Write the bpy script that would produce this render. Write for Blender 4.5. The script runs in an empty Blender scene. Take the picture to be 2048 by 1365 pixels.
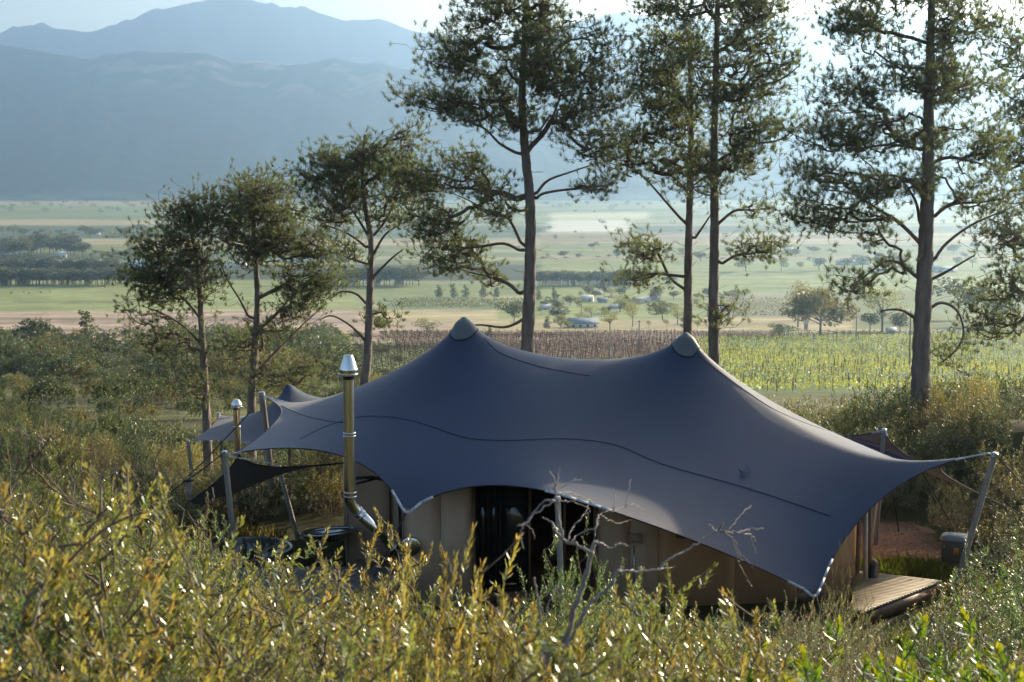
import bpy, math, random
import numpy as np
from mathutils import Vector, Matrix
from mathutils.bvhtree import BVHTree

rng = np.random.default_rng(7)
random.seed(7)
D = bpy.data
scene = bpy.context.scene
C = scene.collection

# ------------------------------------------------------------------ camera
F = 2844.0
PITCH = math.atan((682.5 - 350.0) / F)
cam_data = D.cameras.new('camera'); cam = D.objects.new('camera', cam_data); C.objects.link(cam)
cam_data.lens = F * 36.0 / 2048.0; cam_data.sensor_width = 36.0
cam_data.clip_start = 0.1; cam_data.clip_end = 40000.0
cam.location = (0, 0, 0); cam.rotation_euler = (math.pi / 2 - PITCH, 0, 0)
cam_data.dof.use_dof = True; cam_data.dof.focus_distance = 27.0; cam_data.dof.aperture_fstop = 4.0
scene.camera = cam

# ------------------------------------------------------------------ light, sky, exposure
SUN_AZ = math.radians(45.0)      # to the right of the view direction (+Y)
SUN_EL = math.radians(14.5)
world = D.worlds.new('World'); scene.world = world; world.use_nodes = True
wn = world.node_tree; wn.nodes.clear()
w_out = wn.nodes.new('ShaderNodeOutputWorld'); w_bg = wn.nodes.new('ShaderNodeBackground')
w_sky = wn.nodes.new('ShaderNodeTexSky'); w_sky.sky_type = 'NISHITA'; w_sky.sun_disc = False
w_sky.sun_elevation = SUN_EL; w_sky.sun_rotation = SUN_AZ
w_sky.air_density = 1.0; w_sky.dust_density = 4.0; w_sky.ozone_density = 1.0
w_bg.inputs['Strength'].default_value = 0.105
wn.links.new(w_sky.outputs[0], w_bg.inputs[0]); wn.links.new(w_bg.outputs[0], w_out.inputs[0])
sun_data = D.lights.new('sun', 'SUN'); sun = D.objects.new('sun', sun_data); C.objects.link(sun)
sun_data.energy = 5.0; sun_data.angle = math.radians(0.5); sun_data.color = (1.0, 0.82, 0.58)
SUN_DIR = Vector((math.sin(SUN_AZ) * math.cos(SUN_EL), math.cos(SUN_AZ) * math.cos(SUN_EL), math.sin(SUN_EL)))
sun.rotation_euler = SUN_DIR.to_track_quat('Z', 'Y').to_euler()
sun.location = SUN_DIR * 60
vs = scene.view_settings; scene.display_settings.display_device = 'sRGB'
vs.view_transform = 'Standard'; vs.look = 'None'; vs.exposure = 1.45; vs.gamma = 1.0; vs.use_curve_mapping = False
cy = scene.cycles
scene.render.engine = 'CYCLES'
cy.use_denoising = True; cy.max_bounces = 6; cy.diffuse_bounces = 3; cy.glossy_bounces = 3
cy.transmission_bounces = 4; cy.transparent_max_bounces = 8; cy.volume_bounces = 2
cy.use_adaptive_sampling = True; cy.adaptive_threshold = 0.015
cy.sample_clamp_indirect = 6.0

# ------------------------------------------------------------------ helpers
CP, SP = math.cos(PITCH), math.sin(PITCH)
def ray(px, py):
    """viewing direction of a photograph pixel, scaled so that its y is 1"""
    a = (px - 1024.0) / F; b = -(py - 682.5) / F
    y = CP + b * SP; z = -SP + b * CP
    return np.array([a / y, 1.0, z / y])
def at(px, py, y):
    return ray(px, py) * y
def to_px(p):
    x, y, z = p[0], p[1], p[2]
    d = y * CP - z * SP; u = y * SP + z * CP
    return 1024 + F * x / d, 682.5 - F * u / d

def sm(a, b, x):
    t = np.clip((np.asarray(x, float) - a) / (b - a), 0, 1); return t * t * (3 - 2 * t)

# value noise
_perm = np.random.default_rng(3).random((256, 256))
def vnoise(x, y):
    x = np.asarray(x, float); y = np.asarray(y, float)
    xi = np.floor(x).astype(int); yi = np.floor(y).astype(int)
    fx = x - xi; fy = y - yi; fx = fx * fx * (3 - 2 * fx); fy = fy * fy * (3 - 2 * fy)
    g = lambda a, b: _perm[a & 255, b & 255]
    return (g(xi, yi) * (1 - fx) + g(xi + 1, yi) * fx) * (1 - fy) + (g(xi, yi + 1) * (1 - fx) + g(xi + 1, yi + 1) * fx) * fy
def fbm(x, y, o=4):
    s = 0; a = 0.5; t = 0
    for i in range(o):
        s = s + a * vnoise(x * 2 ** i + 17 * i, y * 2 ** i + 31 * i); t += a; a *= 0.5
    return s / t

GY = [-40, 0, 4, 8, 12, 17, 21, 24, 34, 40, 48, 60, 100, 150, 250, 400, 600, 900, 1200, 1400, 40000]
GZ = [-1.0, -1.9, -2.9, -4.3, -5.7, -7.0, -7.7, -7.8, -7.9, -9.2, -11.3, -13.2, -18, -24.5, -37, -50, -65.5, -88, -99, -100, -100]
def G(x, y):
    x = np.asarray(x, float); y = np.asarray(y, float)
    z = np.interp(y, GY, GZ)
    z = z + 2.3 * sm(3.5, 9, -x) * np.exp(-((y - 15) / 8.0) ** 2)
    z = z + 2.3 * sm(6.5, 13, x) * np.exp(-((y - 44) / 14.0) ** 2) * sm(30, 36, y)
    z = z + 1.2 * sm(9.5, 13, x) * np.exp(-((y - 30) / 6.0) ** 2)
    z = z + 2.2 * sm(9.0, 15, -x) * np.exp(-((y - 40) / 16.0) ** 2)
    near = sm(500, 40, y)
    z = z + near * (fbm(x * 0.25 + 5, y * 0.25, 3) - 0.5) * 0.5 * (1 - sm(19, 22, y) * (1 - sm(33, 37, y)) * (1 - sm(9, 12, np.abs(x - 0.5))))
    z = z + (1 - near) * sm(2500, 500, y) * (fbm(x / 180.0, y / 180.0, 3) - 0.5) * 9.0
    return z

def finish(me, mats, smooth=True):
    for m in (mats if isinstance(mats, (list, tuple)) else [mats]):
        me.materials.append(m)
    if smooth:
        me.polygons.foreach_set('use_smooth', np.ones(len(me.polygons), bool))
    me.update()

def mesh_np(name, verts, faces, mats, smooth=True, k=None, cols=None, midx=None):
    """verts (n,3); faces (m,k) array of one size, or a list of such arrays"""
    me = D.meshes.new(name)
    verts = np.asarray(verts, np.float32)
    fl = faces if isinstance(faces, list) else [faces]
    fl = [np.asarray(f, np.int32) for f in fl if len(f)]
    nl = sum(f.size for f in fl); nf = sum(len(f) for f in fl)
    me.vertices.add(len(verts)); me.vertices.foreach_set('co', verts.ravel())
    me.loops.add(nl); me.loops.foreach_set('vertex_index', np.concatenate([f.ravel() for f in fl]))
    st = []; s = 0
    for f in fl:
        st.append(s + np.arange(len(f)) * f.shape[1]); s += f.size
    me.polygons.add(nf); me.polygons.foreach_set('loop_start', np.concatenate(st).astype(np.int32))
    if midx is not None: me.polygons.foreach_set('material_index', np.asarray(midx, np.int32))
    if cols is not None:
        a = me.color_attributes.new('tint', 'FLOAT_COLOR', 'POINT')
        c = np.ones((len(verts), 4), np.float32); c[:, :3] = cols
        a.data.foreach_set('color', c.ravel())
    me.update(calc_edges=True)
    finish(me, mats, smooth)
    return me

def tag(o, label=None, cat=None, group=None, kind=None):
    if label: o['label'] = label
    if cat: o['category'] = cat
    if group: o['group'] = group
    if kind: o['kind'] = kind
    return o
def link(name, me, parent=None, loc=None, rot=None, scale=None):
    o = D.objects.new(name, me); C.objects.link(o)
    if parent is not None: o.parent = parent
    if loc is not None: o.location = [float(v) for v in loc]
    if rot is not None: o.rotation_euler = rot
    if scale is not None: o.scale = scale if hasattr(scale, '__len__') else (scale,) * 3
    return o
def empty(name, loc, rz=0.0):
    o = D.objects.new(name, None); C.objects.link(o); o.location = [float(v) for v in loc]; o.rotation_euler = (0, 0, rz)
    o.empty_display_size = 0.2
    return o
def copy_tree(o, parent=None):
    c = o.copy(); C.objects.link(c)
    if parent is not None: c.parent = parent
    for ch in o.children: copy_tree(ch, c)
    return c

class MB:
    """collects simple solids into one mesh"""
    def __init__(s): s.v = []; s.f4 = []; s.f3 = []; s.n = 0
    def add(s, v, f4=(), f3=()):
        v = np.asarray(v, float)
        if len(f4): s.f4.append(np.asarray(f4, int) + s.n)
        if len(f3): s.f3.append(np.asarray(f3, int) + s.n)
        s.v.append(v); s.n += len(v); return s
    def box(s, c, d, rz=0.0, R=None, bevel=0.0):
        c = np.asarray(c, float); hx, hy, hz = [t / 2 for t in d]
        v = np.array([[x, y, z] for z in (-hz, hz) for y in (-hy, hy) for x in (-hx, hx)])
        if R is None:
            R = np.array([[math.cos(rz), -math.sin(rz), 0], [math.sin(rz), math.cos(rz), 0], [0, 0, 1]])
        v = v @ np.asarray(R).T + c
        return s.add(v, [[0, 2, 3, 1], [4, 5, 7, 6], [0, 1, 5, 4], [2, 6, 7, 3], [0, 4, 6, 2], [1, 3, 7, 5]])
    def tube(s, pts, r, n=10, caps=True):
        pts = np.asarray(pts, float); m = len(pts)
        r = np.full(m, r, float) if np.isscalar(r) else np.asarray(r, float)
        t = np.gradient(pts, axis=0); t /= np.linalg.norm(t, axis=1)[:, None] + 1e-12
        up = np.array([0, 0, 1.0]) if abs(t[0][2]) < 0.9 else np.array([1.0, 0, 0])
        a = np.cross(t[0], up); a /= np.linalg.norm(a); V = []
        ang = np.arange(n) / n * 2 * math.pi
        for i in range(m):
            a = a - t[i] * np.dot(a, t[i]); a /= np.linalg.norm(a) + 1e-12
            b = np.cross(t[i], a)
            V.append(pts[i] + r[i] * (np.cos(ang)[:, None] * a + np.sin(ang)[:, None] * b))
        V = np.concatenate(V); j = np.arange(n); f = []
        for i in range(m - 1):
            f.append(np.stack([i * n + j, i * n + (j + 1) % n, (i + 1) * n + (j + 1) % n, (i + 1) * n + j], 1))
        f = np.concatenate(f); f3 = []
        if caps:
            V = np.concatenate([V, pts[:1], pts[-1:]]); c0 = m * n; c1 = c0 + 1
            f3 = [[c0, (k + 1) % n, k] for k in range(n)] + [[c1, (m - 1) * n + k, (m - 1) * n + (k + 1) % n] for k in range(n)]
        return s.add(V, f, f3)
    def lathe(s, prof, n=24, c=(0, 0, 0), R=None):
        """prof: (r, z) pairs"""
        ang = np.arange(n) / n * 2 * math.pi; V = []
        for r, z in prof:
            V.append(np.stack([r * np.cos(ang), r * np.sin(ang), np.full(n, z)], 1))
        V = np.concatenate(V)
        if R is not None: V = V @ np.asarray(R).T
        V = V + np.asarray(c, float); j = np.arange(n)
        f = np.concatenate([np.stack([i * n + j, i * n + (j + 1) % n, (i + 1) * n + (j + 1) % n, (i + 1) * n + j], 1) for i in range(len(prof) - 1)])
        return s.add(V, f)
    def mesh(s, name, mat, smooth=False, cols=None):
        fl = []
        if s.f4: fl.append(np.concatenate(s.f4))
        if s.f3: fl.append(np.concatenate(s.f3))
        return mesh_np(name, np.concatenate(s.v), fl, mat, smooth, cols=cols)
    def build(s, name, mat, parent=None, smooth=False, loc=None):
        me = s.mesh(name, mat, smooth)
        if smooth == 'auto': pass
        return link(name, me, parent, loc)

def auto_smooth(o, deg=35):
    """mark sharp edges by angle so that smooth shading keeps its corners"""
    me = o.data
    import bmesh
    bm = bmesh.new(); bm.from_mesh(me)
    for f in bm.faces: f.smooth = True
    for e in bm.edges:
        if len(e.link_faces) == 2 and e.calc_face_angle(0) > math.radians(deg): e.smooth = False
    bm.to_mesh(me); bm.free()

# ------------------------------------------------------------------ materials
def material(name, base=(0.5, 0.5, 0.5), rough=0.6, metal=0.0, tint=False, noise=None, bump=None, spec=0.5,
             translucent=0.0, tcol=None, second=None, rand=0.0, stretch=None, noise2=None, sheen=0.0):
    """noise=(scale, amount) multiplies the colour; second=(colour, scale, threshold low, high) mixes another; bump=(scale, strength, distance)"""
    m = D.materials.new(name); m.use_nodes = True; nt = m.node_tree; N = nt.nodes; L = nt.links
    b = N['Principled BSDF']; out = N['Material Output']
    b.inputs['Roughness'].default_value = rough; b.inputs['Metallic'].default_value = metal
    b.inputs['Specular IOR Level'].default_value = spec
    if sheen: b.inputs['Sheen Weight'].default_value = sheen; b.inputs['Sheen Roughness'].default_value = 0.4
    tc = N.new('ShaderNodeTexCoord'); co = tc.outputs['Object']
    if stretch:
        mp = N.new('ShaderNodeMapping'); mp.inputs['Scale'].default_value = stretch; L.new(co, mp.inputs[0]); co = mp.outputs[0]
    def rgb(c):
        r = N.new('ShaderNodeRGB'); r.outputs[0].default_value = (*c, 1); return r.outputs[0]
    if tint:
        a = N.new('ShaderNodeAttribute'); a.attribute_name = 'tint'
        mx = N.new('ShaderNodeMix'); mx.data_type = 'RGBA'; mx.blend_type = 'MULTIPLY'; mx.inputs[0].default_value = 1
        L.new(a.outputs['Color'], mx.inputs[6]); mx.inputs[7].default_value = (*base, 1); col = mx.outputs[2]
    else:
        col = rgb(base)
    def ntex(scale, detail=6, ro=0.6):
        n = N.new('ShaderNodeTexNoise'); n.inputs['Scale'].default_value = scale; n.inputs['Detail'].default_value = detail
        n.inputs['Roughness'].default_value = ro; L.new(co, n.inputs['Vector']); return n.outputs['Fac']
    def ramp(fac, a, bb, lo, hi):
        r = N.new('ShaderNodeMapRange'); r.inputs[1].default_value = a; r.inputs[2].default_value = bb
        r.inputs[3].default_value = lo; r.inputs[4].default_value = hi; L.new(fac, r.inputs[0]); return r.outputs[0]
    def mult(c, f):
        mx = N.new('ShaderNodeMix'); mx.data_type = 'RGBA'; mx.blend_type = 'MULTIPLY'; mx.inputs[0].default_value = 1
        L.new(c, mx.inputs[6]); L.new(f, mx.inputs[7]); return mx.outputs[2]
    if second:
        mx = N.new('ShaderNodeMix'); mx.data_type = 'RGBA'
        L.new(ramp(ntex(second[1]), second[2], second[3], 0, 1), mx.inputs[0]); L.new(col, mx.inputs[6]); mx.inputs[7].default_value = (*second[0], 1)
        col = mx.outputs[2]
    for nz in (noise, noise2):
        if nz: col = mult(col, ramp(ntex(nz[0]), 0.3, 0.7, 1 - nz[1], 1 + nz[1]))
    if rand:
        oi = N.new('ShaderNodeObjectInfo'); col = mult(col, ramp(oi.outputs['Random'], 0, 1, 1 - rand, 1 + rand))
    L.new(col, b.inputs['Base Color'])
    if bump:
        bp = N.new('ShaderNodeBump'); bp.inputs['Strength'].default_value = bump[1]; bp.inputs['Distance'].default_value = bump[2]
        L.new(ntex(bump[0], 8, 0.65), bp.inputs['Height']); L.new(bp.outputs[0], b.inputs['Normal'])
    if translucent:
        t = N.new('ShaderNodeBsdfTranslucent'); ms = N.new('ShaderNodeMixShader'); ms.inputs[0].default_value = translucent
        if tcol:
            mx = N.new('ShaderNodeMix'); mx.data_type = 'RGBA'; mx.blend_type = 'MULTIPLY'; mx.inputs[0].default_value = 1
            L.new(col, mx.inputs[6]); mx.inputs[7].default_value = (*tcol, 1); L.new(mx.outputs[2], t.inputs[0])
        else: L.new(col, t.inputs[0])
        L.new(b.outputs[0], ms.inputs[1]); L.new(t.outputs[0], ms.inputs[2]); L.new(ms.outputs[0], out.inputs['Surface'])
    return m
# ------------------------------------------------------------------ mountains
def ridge_mesh(name, pts, yr, yfoot, yback, mat, amp, seed, cols_fn=None, nu=420, nv=110):
    px = np.linspace(-900, 3100, nu); xs = [p[0] for p in pts]; ys = [p[1] for p in pts]
    rp = np.interp(px, xs, ys)
    V = np.zeros((nv, nu, 3)); v = np.linspace(0, 1, nv); CC = np.ones((nv, nu, 3))
    vr = 0.72
    for j, t in enumerate(v):
        jag = (fbm(px / 55.0 + seed, np.full(nu, seed * 3.0), 5) - 0.5) * amp * 0.25
        zr = (350 - rp) / F * yr + jag
        if t <= vr:
            s = t / vr; y = yfoot + (yr - yfoot) * s; h = .35 * s ** 2.2 + .65 * s
        else:
            s = (t - vr) / (1 - vr); y = yr + (yback - yr) * s; h = 1 - 0.9 * s
        x = (px - 1024) / F * yr * (0.94 + 0.06 * t / vr)
        warp = (fbm(x / 900.0 + seed, np.full(nu, y / 900.0), 4) - 0.5)
        gul = 1 - np.abs(2 * fbm(x / 520.0 + 9 + seed + warp, np.full(nu, y / 1500.0) + warp, 5) - 1)
        z = -101 + (zr + 101) * h
        env = min(1, max(0, h * (1 - h) * 4)) if t <= vr else 0.6
        z = z + (gul - 0.75) * amp * env * 1.6
        V[j, :, 0] = x; V[j, :, 1] = y; V[j, :, 2] = z
        if cols_fn is not None: CC[j] = cols_fn(px, h, x, y)
    i = np.arange(nu - 1); F4 = []
    for j in range(nv - 1):
        F4.append(np.stack([j * nu + i, j * nu + i + 1, (j + 1) * nu + i + 1, (j + 1) * nu + i], 1))
    V = V.reshape(-1, 3)
    me = mesh_np(name, V, np.concatenate(F4), mat, True, cols=CC.reshape(-1, 3))
    return tag(link(name, me), 'rugged mountain range', None, None, 'structure')

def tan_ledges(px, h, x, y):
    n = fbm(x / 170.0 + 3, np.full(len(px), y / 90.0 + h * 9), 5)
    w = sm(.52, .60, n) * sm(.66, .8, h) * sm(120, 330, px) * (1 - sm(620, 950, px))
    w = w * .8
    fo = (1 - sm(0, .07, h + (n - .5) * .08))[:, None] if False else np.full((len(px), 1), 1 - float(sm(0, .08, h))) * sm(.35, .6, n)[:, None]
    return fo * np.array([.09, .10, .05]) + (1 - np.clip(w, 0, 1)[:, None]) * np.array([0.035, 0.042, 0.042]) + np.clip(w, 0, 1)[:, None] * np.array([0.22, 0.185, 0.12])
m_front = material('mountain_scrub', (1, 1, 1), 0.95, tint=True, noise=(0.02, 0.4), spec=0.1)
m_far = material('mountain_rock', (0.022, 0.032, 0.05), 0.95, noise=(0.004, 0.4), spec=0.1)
front_pts = [(-900, 80), (-200, 85), (0, 93), (60, 97), (120, 108), (180, 120), (230, 113), (300, 108), (440, 112), (480, 128), (600, 133), (650, 128),
             (675, 122), (720, 132), (800, 139), (860, 141), (1000, 150), (1200, 165), (1400, 190), (1700, 210), (2100, 200), (3100, 190)]
far_pts = [(-900, 60), (-100, 62), (0, 76), (20, 73), (45, 60), (100, 60), (190, 70), (250, 56), (300, 36), (350, 20), (400, 8), (450, 8), (550, 18),
           (620, 26), (700, 44), (760, 42), (830, 64), (870, 68), (1000, 84), (1100, 66), (1180, 46), (1240, 31), (1300, 42), (1450, 54), (1600, 36),
           (1700, 30), (1900, 50), (2048, 62), (3100, 40)]
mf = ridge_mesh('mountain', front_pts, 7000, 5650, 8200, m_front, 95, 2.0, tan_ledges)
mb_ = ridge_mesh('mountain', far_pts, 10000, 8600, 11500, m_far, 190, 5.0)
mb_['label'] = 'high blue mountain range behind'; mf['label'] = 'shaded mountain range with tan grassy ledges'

# ------------------------------------------------------------------ ground: one sheet from under the camera to the mountains' feet
def field_colour(x, y):
    """bare-earth colour of the land: fields and scrub, plus a painted patch of sunlit steam, by position"""
    z = G(x, y); px, py = to_px(np.stack([x, y, z]))
    n1 = fbm(x / 60.0, y / 60.0, 4); n2 = fbm(x / 8.0, y / 8.0, 3); n3 = fbm(x / 300.0 + 7, y / 90.0, 3)
    c = np.zeros(x.shape + (3,))
    scrub = np.array([0.055, 0.055, 0.024]); grass = np.array([0.155, 0.175, 0.065]); straw = np.array([0.34, 0.28, 0.15])
    pink = np.array([0.29, 0.22, 0.16]); brown = np.array([0.12, 0.08, 0.055]); pale = np.array([0.27, 0.26, 0.15]); dk = np.array([0.045, 0.06, 0.03])
    c[:] = scrub * (0.7 + 0.6 * n2[..., None]); op = (sm(.45, .6, fbm(x / 9.0, y / 14.0, 3)) * sm(60, 90, y) * .6)[..., None]; c = c * (1 - op) + np.array([0.13, 0.14, 0.05]) * op
    # valley floor in bands, far ones first
    far = y > 430
    v = n3
    base = grass * (1 - sm(0.42, 0.58, v))[..., None] + pale * sm(0.42, 0.58, v)[..., None]
    c = np.where(far[..., None], base, c)
    def band(y0, y1, x0, x1, col, k=3.0, slope=0.0, streak=0.0):
        nonlocal c
        yy = py + slope * (px - 1024) + (n1 - 0.5) * 4
        w = sm(y0 - k, y0 + k, yy) * (1 - sm(y1 - k, y1 + k, yy)) * sm(x0 - 8, x0 + 8, px + (n1 - .5) * 30) * (1 - sm(x1 - 8, x1 + 8, px + (n1 - .5) * 30))
        w = w * np.where(px > 1250, sm(196, 208, y), sm(230, 262, y))
        cc = np.asarray(col) * (0.85 + 0.3 * n1[..., None])
        if streak: cc = cc * (1 + streak * (fbm(px / 400.0, py / 3.2 + px * 0.006, 3) - 0.5)[..., None])
        c = c * (1 - w[..., None]) + cc * w[..., None]
    band(395, 402, -900, 3000, dk * 1.3); band(402, 412, -900, 420, straw * .9); band(412, 440, -900, 3000, grass * 1.1, streak=1)
    band(440, 452, -900, 320, straw); band(452, 478, -900, 3000, dk * 1.8); band(478, 492, -900, 3000, straw * 0.95, streak=.8)
    band(492, 506, -900, 330, grass); band(506, 520, -900, 700, dk * 1.8); band(520, 530, -900, 700, grass * 1.3)
    band(530, 562, -900, 1240, dk); band(562, 634, -900, 720, grass * 1.25, streak=0.5)
    band(562, 634, 100, 720, grass * 1.45, streak=0.6)
    band(602, 603.5, 30, 260, brown * .8, k=.8); band(578, 579.5, 140, 170, brown, k=.8)
    band(618, 680, -900, 900, pink * 1.15, k=6, streak=1.5, slope=0.006); band(636, 640, -900, 640, brown * 1.3, k=2)
    band(660, 664, 40, 500, pink * .6, k=1.5); band(668, 671, 0, 500, brown * 1.6, k=1)
    band(566, 598, 640, 1250, grass * 1.3, k=3); band(598, 622, 760, 1120, dk * 3.0, k=3); band(620, 668, 720, 1120, straw * 1.05, k=3, streak=.8)
    band(645, 668, 690, 900, pink * 1.1)
    band(425, 440, 1100, 1300, pale * 1.5, streak=.6); band(440, 466, 1100, 1260, (0.55, 0.52, 0.4), k=4)  # last band: bright patch painting sunlit steam onto the field
    band(466, 490, 1080, 3000, straw * .8, streak=.9); band(490, 512, 1080, 3000, grass * 1.1); band(512, 520, 1080, 3000, straw * .8)
    band(520, 545, 1080, 3000, grass * 1.4); band(545, 572, 1080, 1280, dk); band(545, 585, 1280, 3000, grass * 1.5, streak=.5)
    band(572, 594, 1080, 1400, grass * 1.5); band(594, 640, 1000, 1450, grass * 1.3, streak=.8); band(640, 664, 1000, 1450, straw * 1.0)
    band(590, 636, 1440, 1700, np.array([0.17, 0.17, 0.10])); band(636, 664, 1400, 1760, straw * 1.0, streak=1.2); band(580, 660, 1700, 3000, grass * .9)
    band(664, 690, 790, 1560, brown * 1.5, slope=0.004, k=2); band(690, 800, 620, 1100, grass * 1.1, k=6, streak=0.6)
    band(690, 720, 1000, 1420, brown * 1.8, k=5); band(668, 678, 640, 900, brown * 1.4)
    band(716, 800, 1040, 1400, grass * 1.2, k=6)
    band(676, 800, 1400, 3000, np.array([0.085, 0.125, 0.04]), slope=0.012, k=4, streak=.6)
    band(692, 701, 90, 260, grass * 1.6, k=2)
    def line(x0, y0, x1, y1, wd, col, k=.8):
        nonlocal c
        t = np.clip(((px - x0) * (x1 - x0) + (py - y0) * (y1 - y0)) / ((x1 - x0) ** 2 + (y1 - y0) ** 2), 0, 1)
        dd = np.hypot((px - x0 - t * (x1 - x0)) * .35, py - y0 - t * (y1 - y0) + (n1 - .5) * 3); w = (1 - sm(wd * .5, wd * 1.2, dd)) * far * k
        c = c * (1 - w[..., None]) + np.asarray(col) * w[..., None]
    line(70, 636, 125, 606, 1.3, straw * .8); line(125, 606, 158, 576, 1.0, straw * .8); line(30, 604, 180, 607, .9, brown); line(220, 606, 250, 606, 1.0, brown)
    line(820, 600, 1050, 596, .9, straw); line(1080, 500, 1500, 506, .8, straw); line(1100, 535, 1240, 548, .8, straw); line(1280, 560, 1500, 600, 1.0, pink); line(1440, 598, 1700, 600, .8, dk * 2)
    line(-50, 492, 330, 489, .9, dk * 1.5); line(-50, 452, 500, 456, .8, dk * 1.5); line(1080, 488, 2100, 494, .8, dk * 2); line(1300, 545, 2100, 540, .8, dk * 2); line(640, 600, 760, 640, 1.0, straw)
    # gravel pad and lawn beside the tent
    w = sm(6.3, 6.9, x) * (1 - sm(8.6, 9.4, x)) * sm(27.6, 28.3, y + (n2 - .5) * 1.5) * (1 - sm(31.0, 31.8, y))
    c = c * (1 - w[..., None]) + np.array([0.26, 0.15, 0.09]) * w[..., None]
    w = sm(6.2, 6.8, x) * (1 - sm(9.5, 11, x)) * sm(25.0, 25.6, y) * (1 - sm(27.4, 28.2, y + (n2 - .5) * 1.5))
    c = c * (1 - w[..., None]) + np.array([0.10, 0.14, 0.03]) * w[..., None]
    return c

def build_ground():
    ua = np.linspace(-900, 2950, 400)
    a = (ua - 1024) / F
    ys = [-30, -20, -12, -6, -2]
    y = 0.5
    while y < 60: ys.append(y); y += 0.35 + y * 0.004
    # roughly one row per 1.6 photo pixels beyond
    while y < 6400:
        ys.append(y)
        slope = (G(0.0, y) - G(0.0, y * 1.01)) / (0.01 * y)
        dy = y * y / (F * max(8.0, abs(-float(G(0.0, y)) - float(slope) * y))) * 1.7
        y += float(np.clip(dy, 0.4, 120))
    ys += [6500, 9000, 12000]
    ys = np.array(ys)
    X = a[None, :] * np.maximum(ys, 25.0)[:, None]; Y = np.repeat(ys[:, None], len(a), 1)
    Z = G(X, Y)
    cols = field_colour(X, Y)
    V = np.stack([X, Y, Z], -1).reshape(-1, 3); nu = len(a); nv = len(ys)
    i = np.arange(nu - 1)
    f = np.concatenate([np.stack([j * nu + i, j * nu + i + 1, (j + 1) * nu + i + 1, (j + 1) * nu + i], 1) for j in range(nv - 1)])
    m = material('land', (1, 1, 1), 0.95, tint=True, noise=(0.9, 0.28), noise2=(0.05, 0.18), bump=(3.0, 0.5, 0.08), spec=0.1)
    me = mesh_np('ground', V, f, m, True, cols=cols.reshape(-1, 3))
    return tag(link('ground', me), 'valley floor and hillside', None, None, 'structure')
ground = build_ground()

# ------------------------------------------------------------------ haze
hz = MB().box((0, 5500, 510), (17200, 13400, 1620)).build('haze', material('haze'), None)
hm = hz.data.materials[0]; nt = hm.node_tree; nt.nodes.clear()
ho = nt.nodes.new('ShaderNodeOutputMaterial'); pv = nt.nodes.new('ShaderNodeVolumePrincipled')
pv.inputs['Color'].default_value = (0.49, 0.72, 1.0, 1); pv.inputs['Density'].default_value = 1.12e-4; pv.inputs['Anisotropy'].default_value = 0.78
nt.links.new(pv.outputs[0], ho.inputs['Volume'])
tag(hz, 'pale blue morning haze', None, None, 'stuff')
# ------------------------------------------------------------------ stretch tents
def fdm(nu, nv, fixed, qfun):
    """tensile net in equilibrium: horizontal and vertical strands, cables along the edges"""
    idx = lambda i, j: j * nu + i
    E = []; Q = []
    for j in range(nv):
        for i in range(nu):
            if i < nu - 1: E.append((idx(i, j), idx(i + 1, j))); Q.append(qfun(i + .5, j, True))
            if j < nv - 1: E.append((idx(i, j), idx(i, j + 1))); Q.append(qfun(i, j + .5, False))
    E = np.array(E); Q = np.array(Q, float); n = nu * nv; L = np.zeros((n, n))
    np.add.at(L, (E[:, 0], E[:, 0]), Q); np.add.at(L, (E[:, 1], E[:, 1]), Q)
    np.add.at(L, (E[:, 0], E[:, 1]), -Q); np.add.at(L, (E[:, 1], E[:, 0]), -Q)
    fx = np.array([idx(*k) for k in fixed]); fp = np.array([fixed[k] for k in fixed], float)
    free = np.setdiff1d(np.arange(n), fx); X = np.zeros((n, 3)); X[fx] = fp
    X[free] = np.linalg.solve(L[np.ix_(free, free)], -L[np.ix_(free, fx)] @ fp)
    return X.reshape(nv, nu, 3)
def peak(fixed, c, P, r=0.16, dz=0.10):
    fixed[c] = P
    for dx in (-1, 0, 1):
        for dy in (-1, 0, 1):
            if dx or dy:
                l = math.hypot(dx, dy); fixed[(c[0] + dx, c[1] + dy)] = P + np.array([dx * r / l, dy * r / l, -dz])
def net_main():
    nu, nv = 61, 37
    A = at(470, 907, 24.6); B = at(812, 1026, 23.6); Cc = at(1120, 990, 23.0); Dd = at(1632, 1192, 23.6); E = at(1975, 907, 25.6)
    M = at(2040, 1027, 29.0); Fb = at(1770, 862, 29.2); H = at(530, 795, 32.3); K = at(326, 1036, 30.0)
    fixed = {(0, 0): A, (13, 0): B, (25, 0): Cc, (46, 0): Dd, (60, 0): E, (60, 18): M, (60, 36): Fb,
             (0, 36): H, (14, 36): at(740, 850, 34.0), (30, 36): at(1130, 800, 34.0), (46, 36): at(1500, 900, 33.5)}
    peak(fixed, (22, 18), at(928, 637, 27.6)); peak(fixed, (39, 18), at(1372, 668, 27.4))
    def q(mi, mj, hor):
        if hor and mj == 0: k = 1.3 if mi < 13 else 9 if mi < 25 else 110 if mi < 46 else 4
        elif hor and mj == nv - 1: k = 130 if mi < 14 else 14
        elif not hor and mi == 0: k = 95
        elif not hor and mi == nu - 1: k = 5 if mj < 18 else 14
        else: k = 1.0
        for ci in (22, 39): k *= 1 + 2.2 * math.exp(-(((mi - ci) ** 2 + (mj - 18) ** 2) / 3.8 ** 2))
        if mi < 22 and hor: k *= 1 + 2 * math.exp(-((mj - 18) / 6.0) ** 2)
        if mi > 39: k *= 1 + 3 * math.exp(-((mj - 18 * (1 - min(1, (mi - 39) / 21))) / 2.5) ** 2)
        return k
    return fdm(nu, nv, fixed, q), dict(A=A, B=B, C=Cc, D=Dd, E=E, M=M, F=Fb, H=H, K=K)
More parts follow.
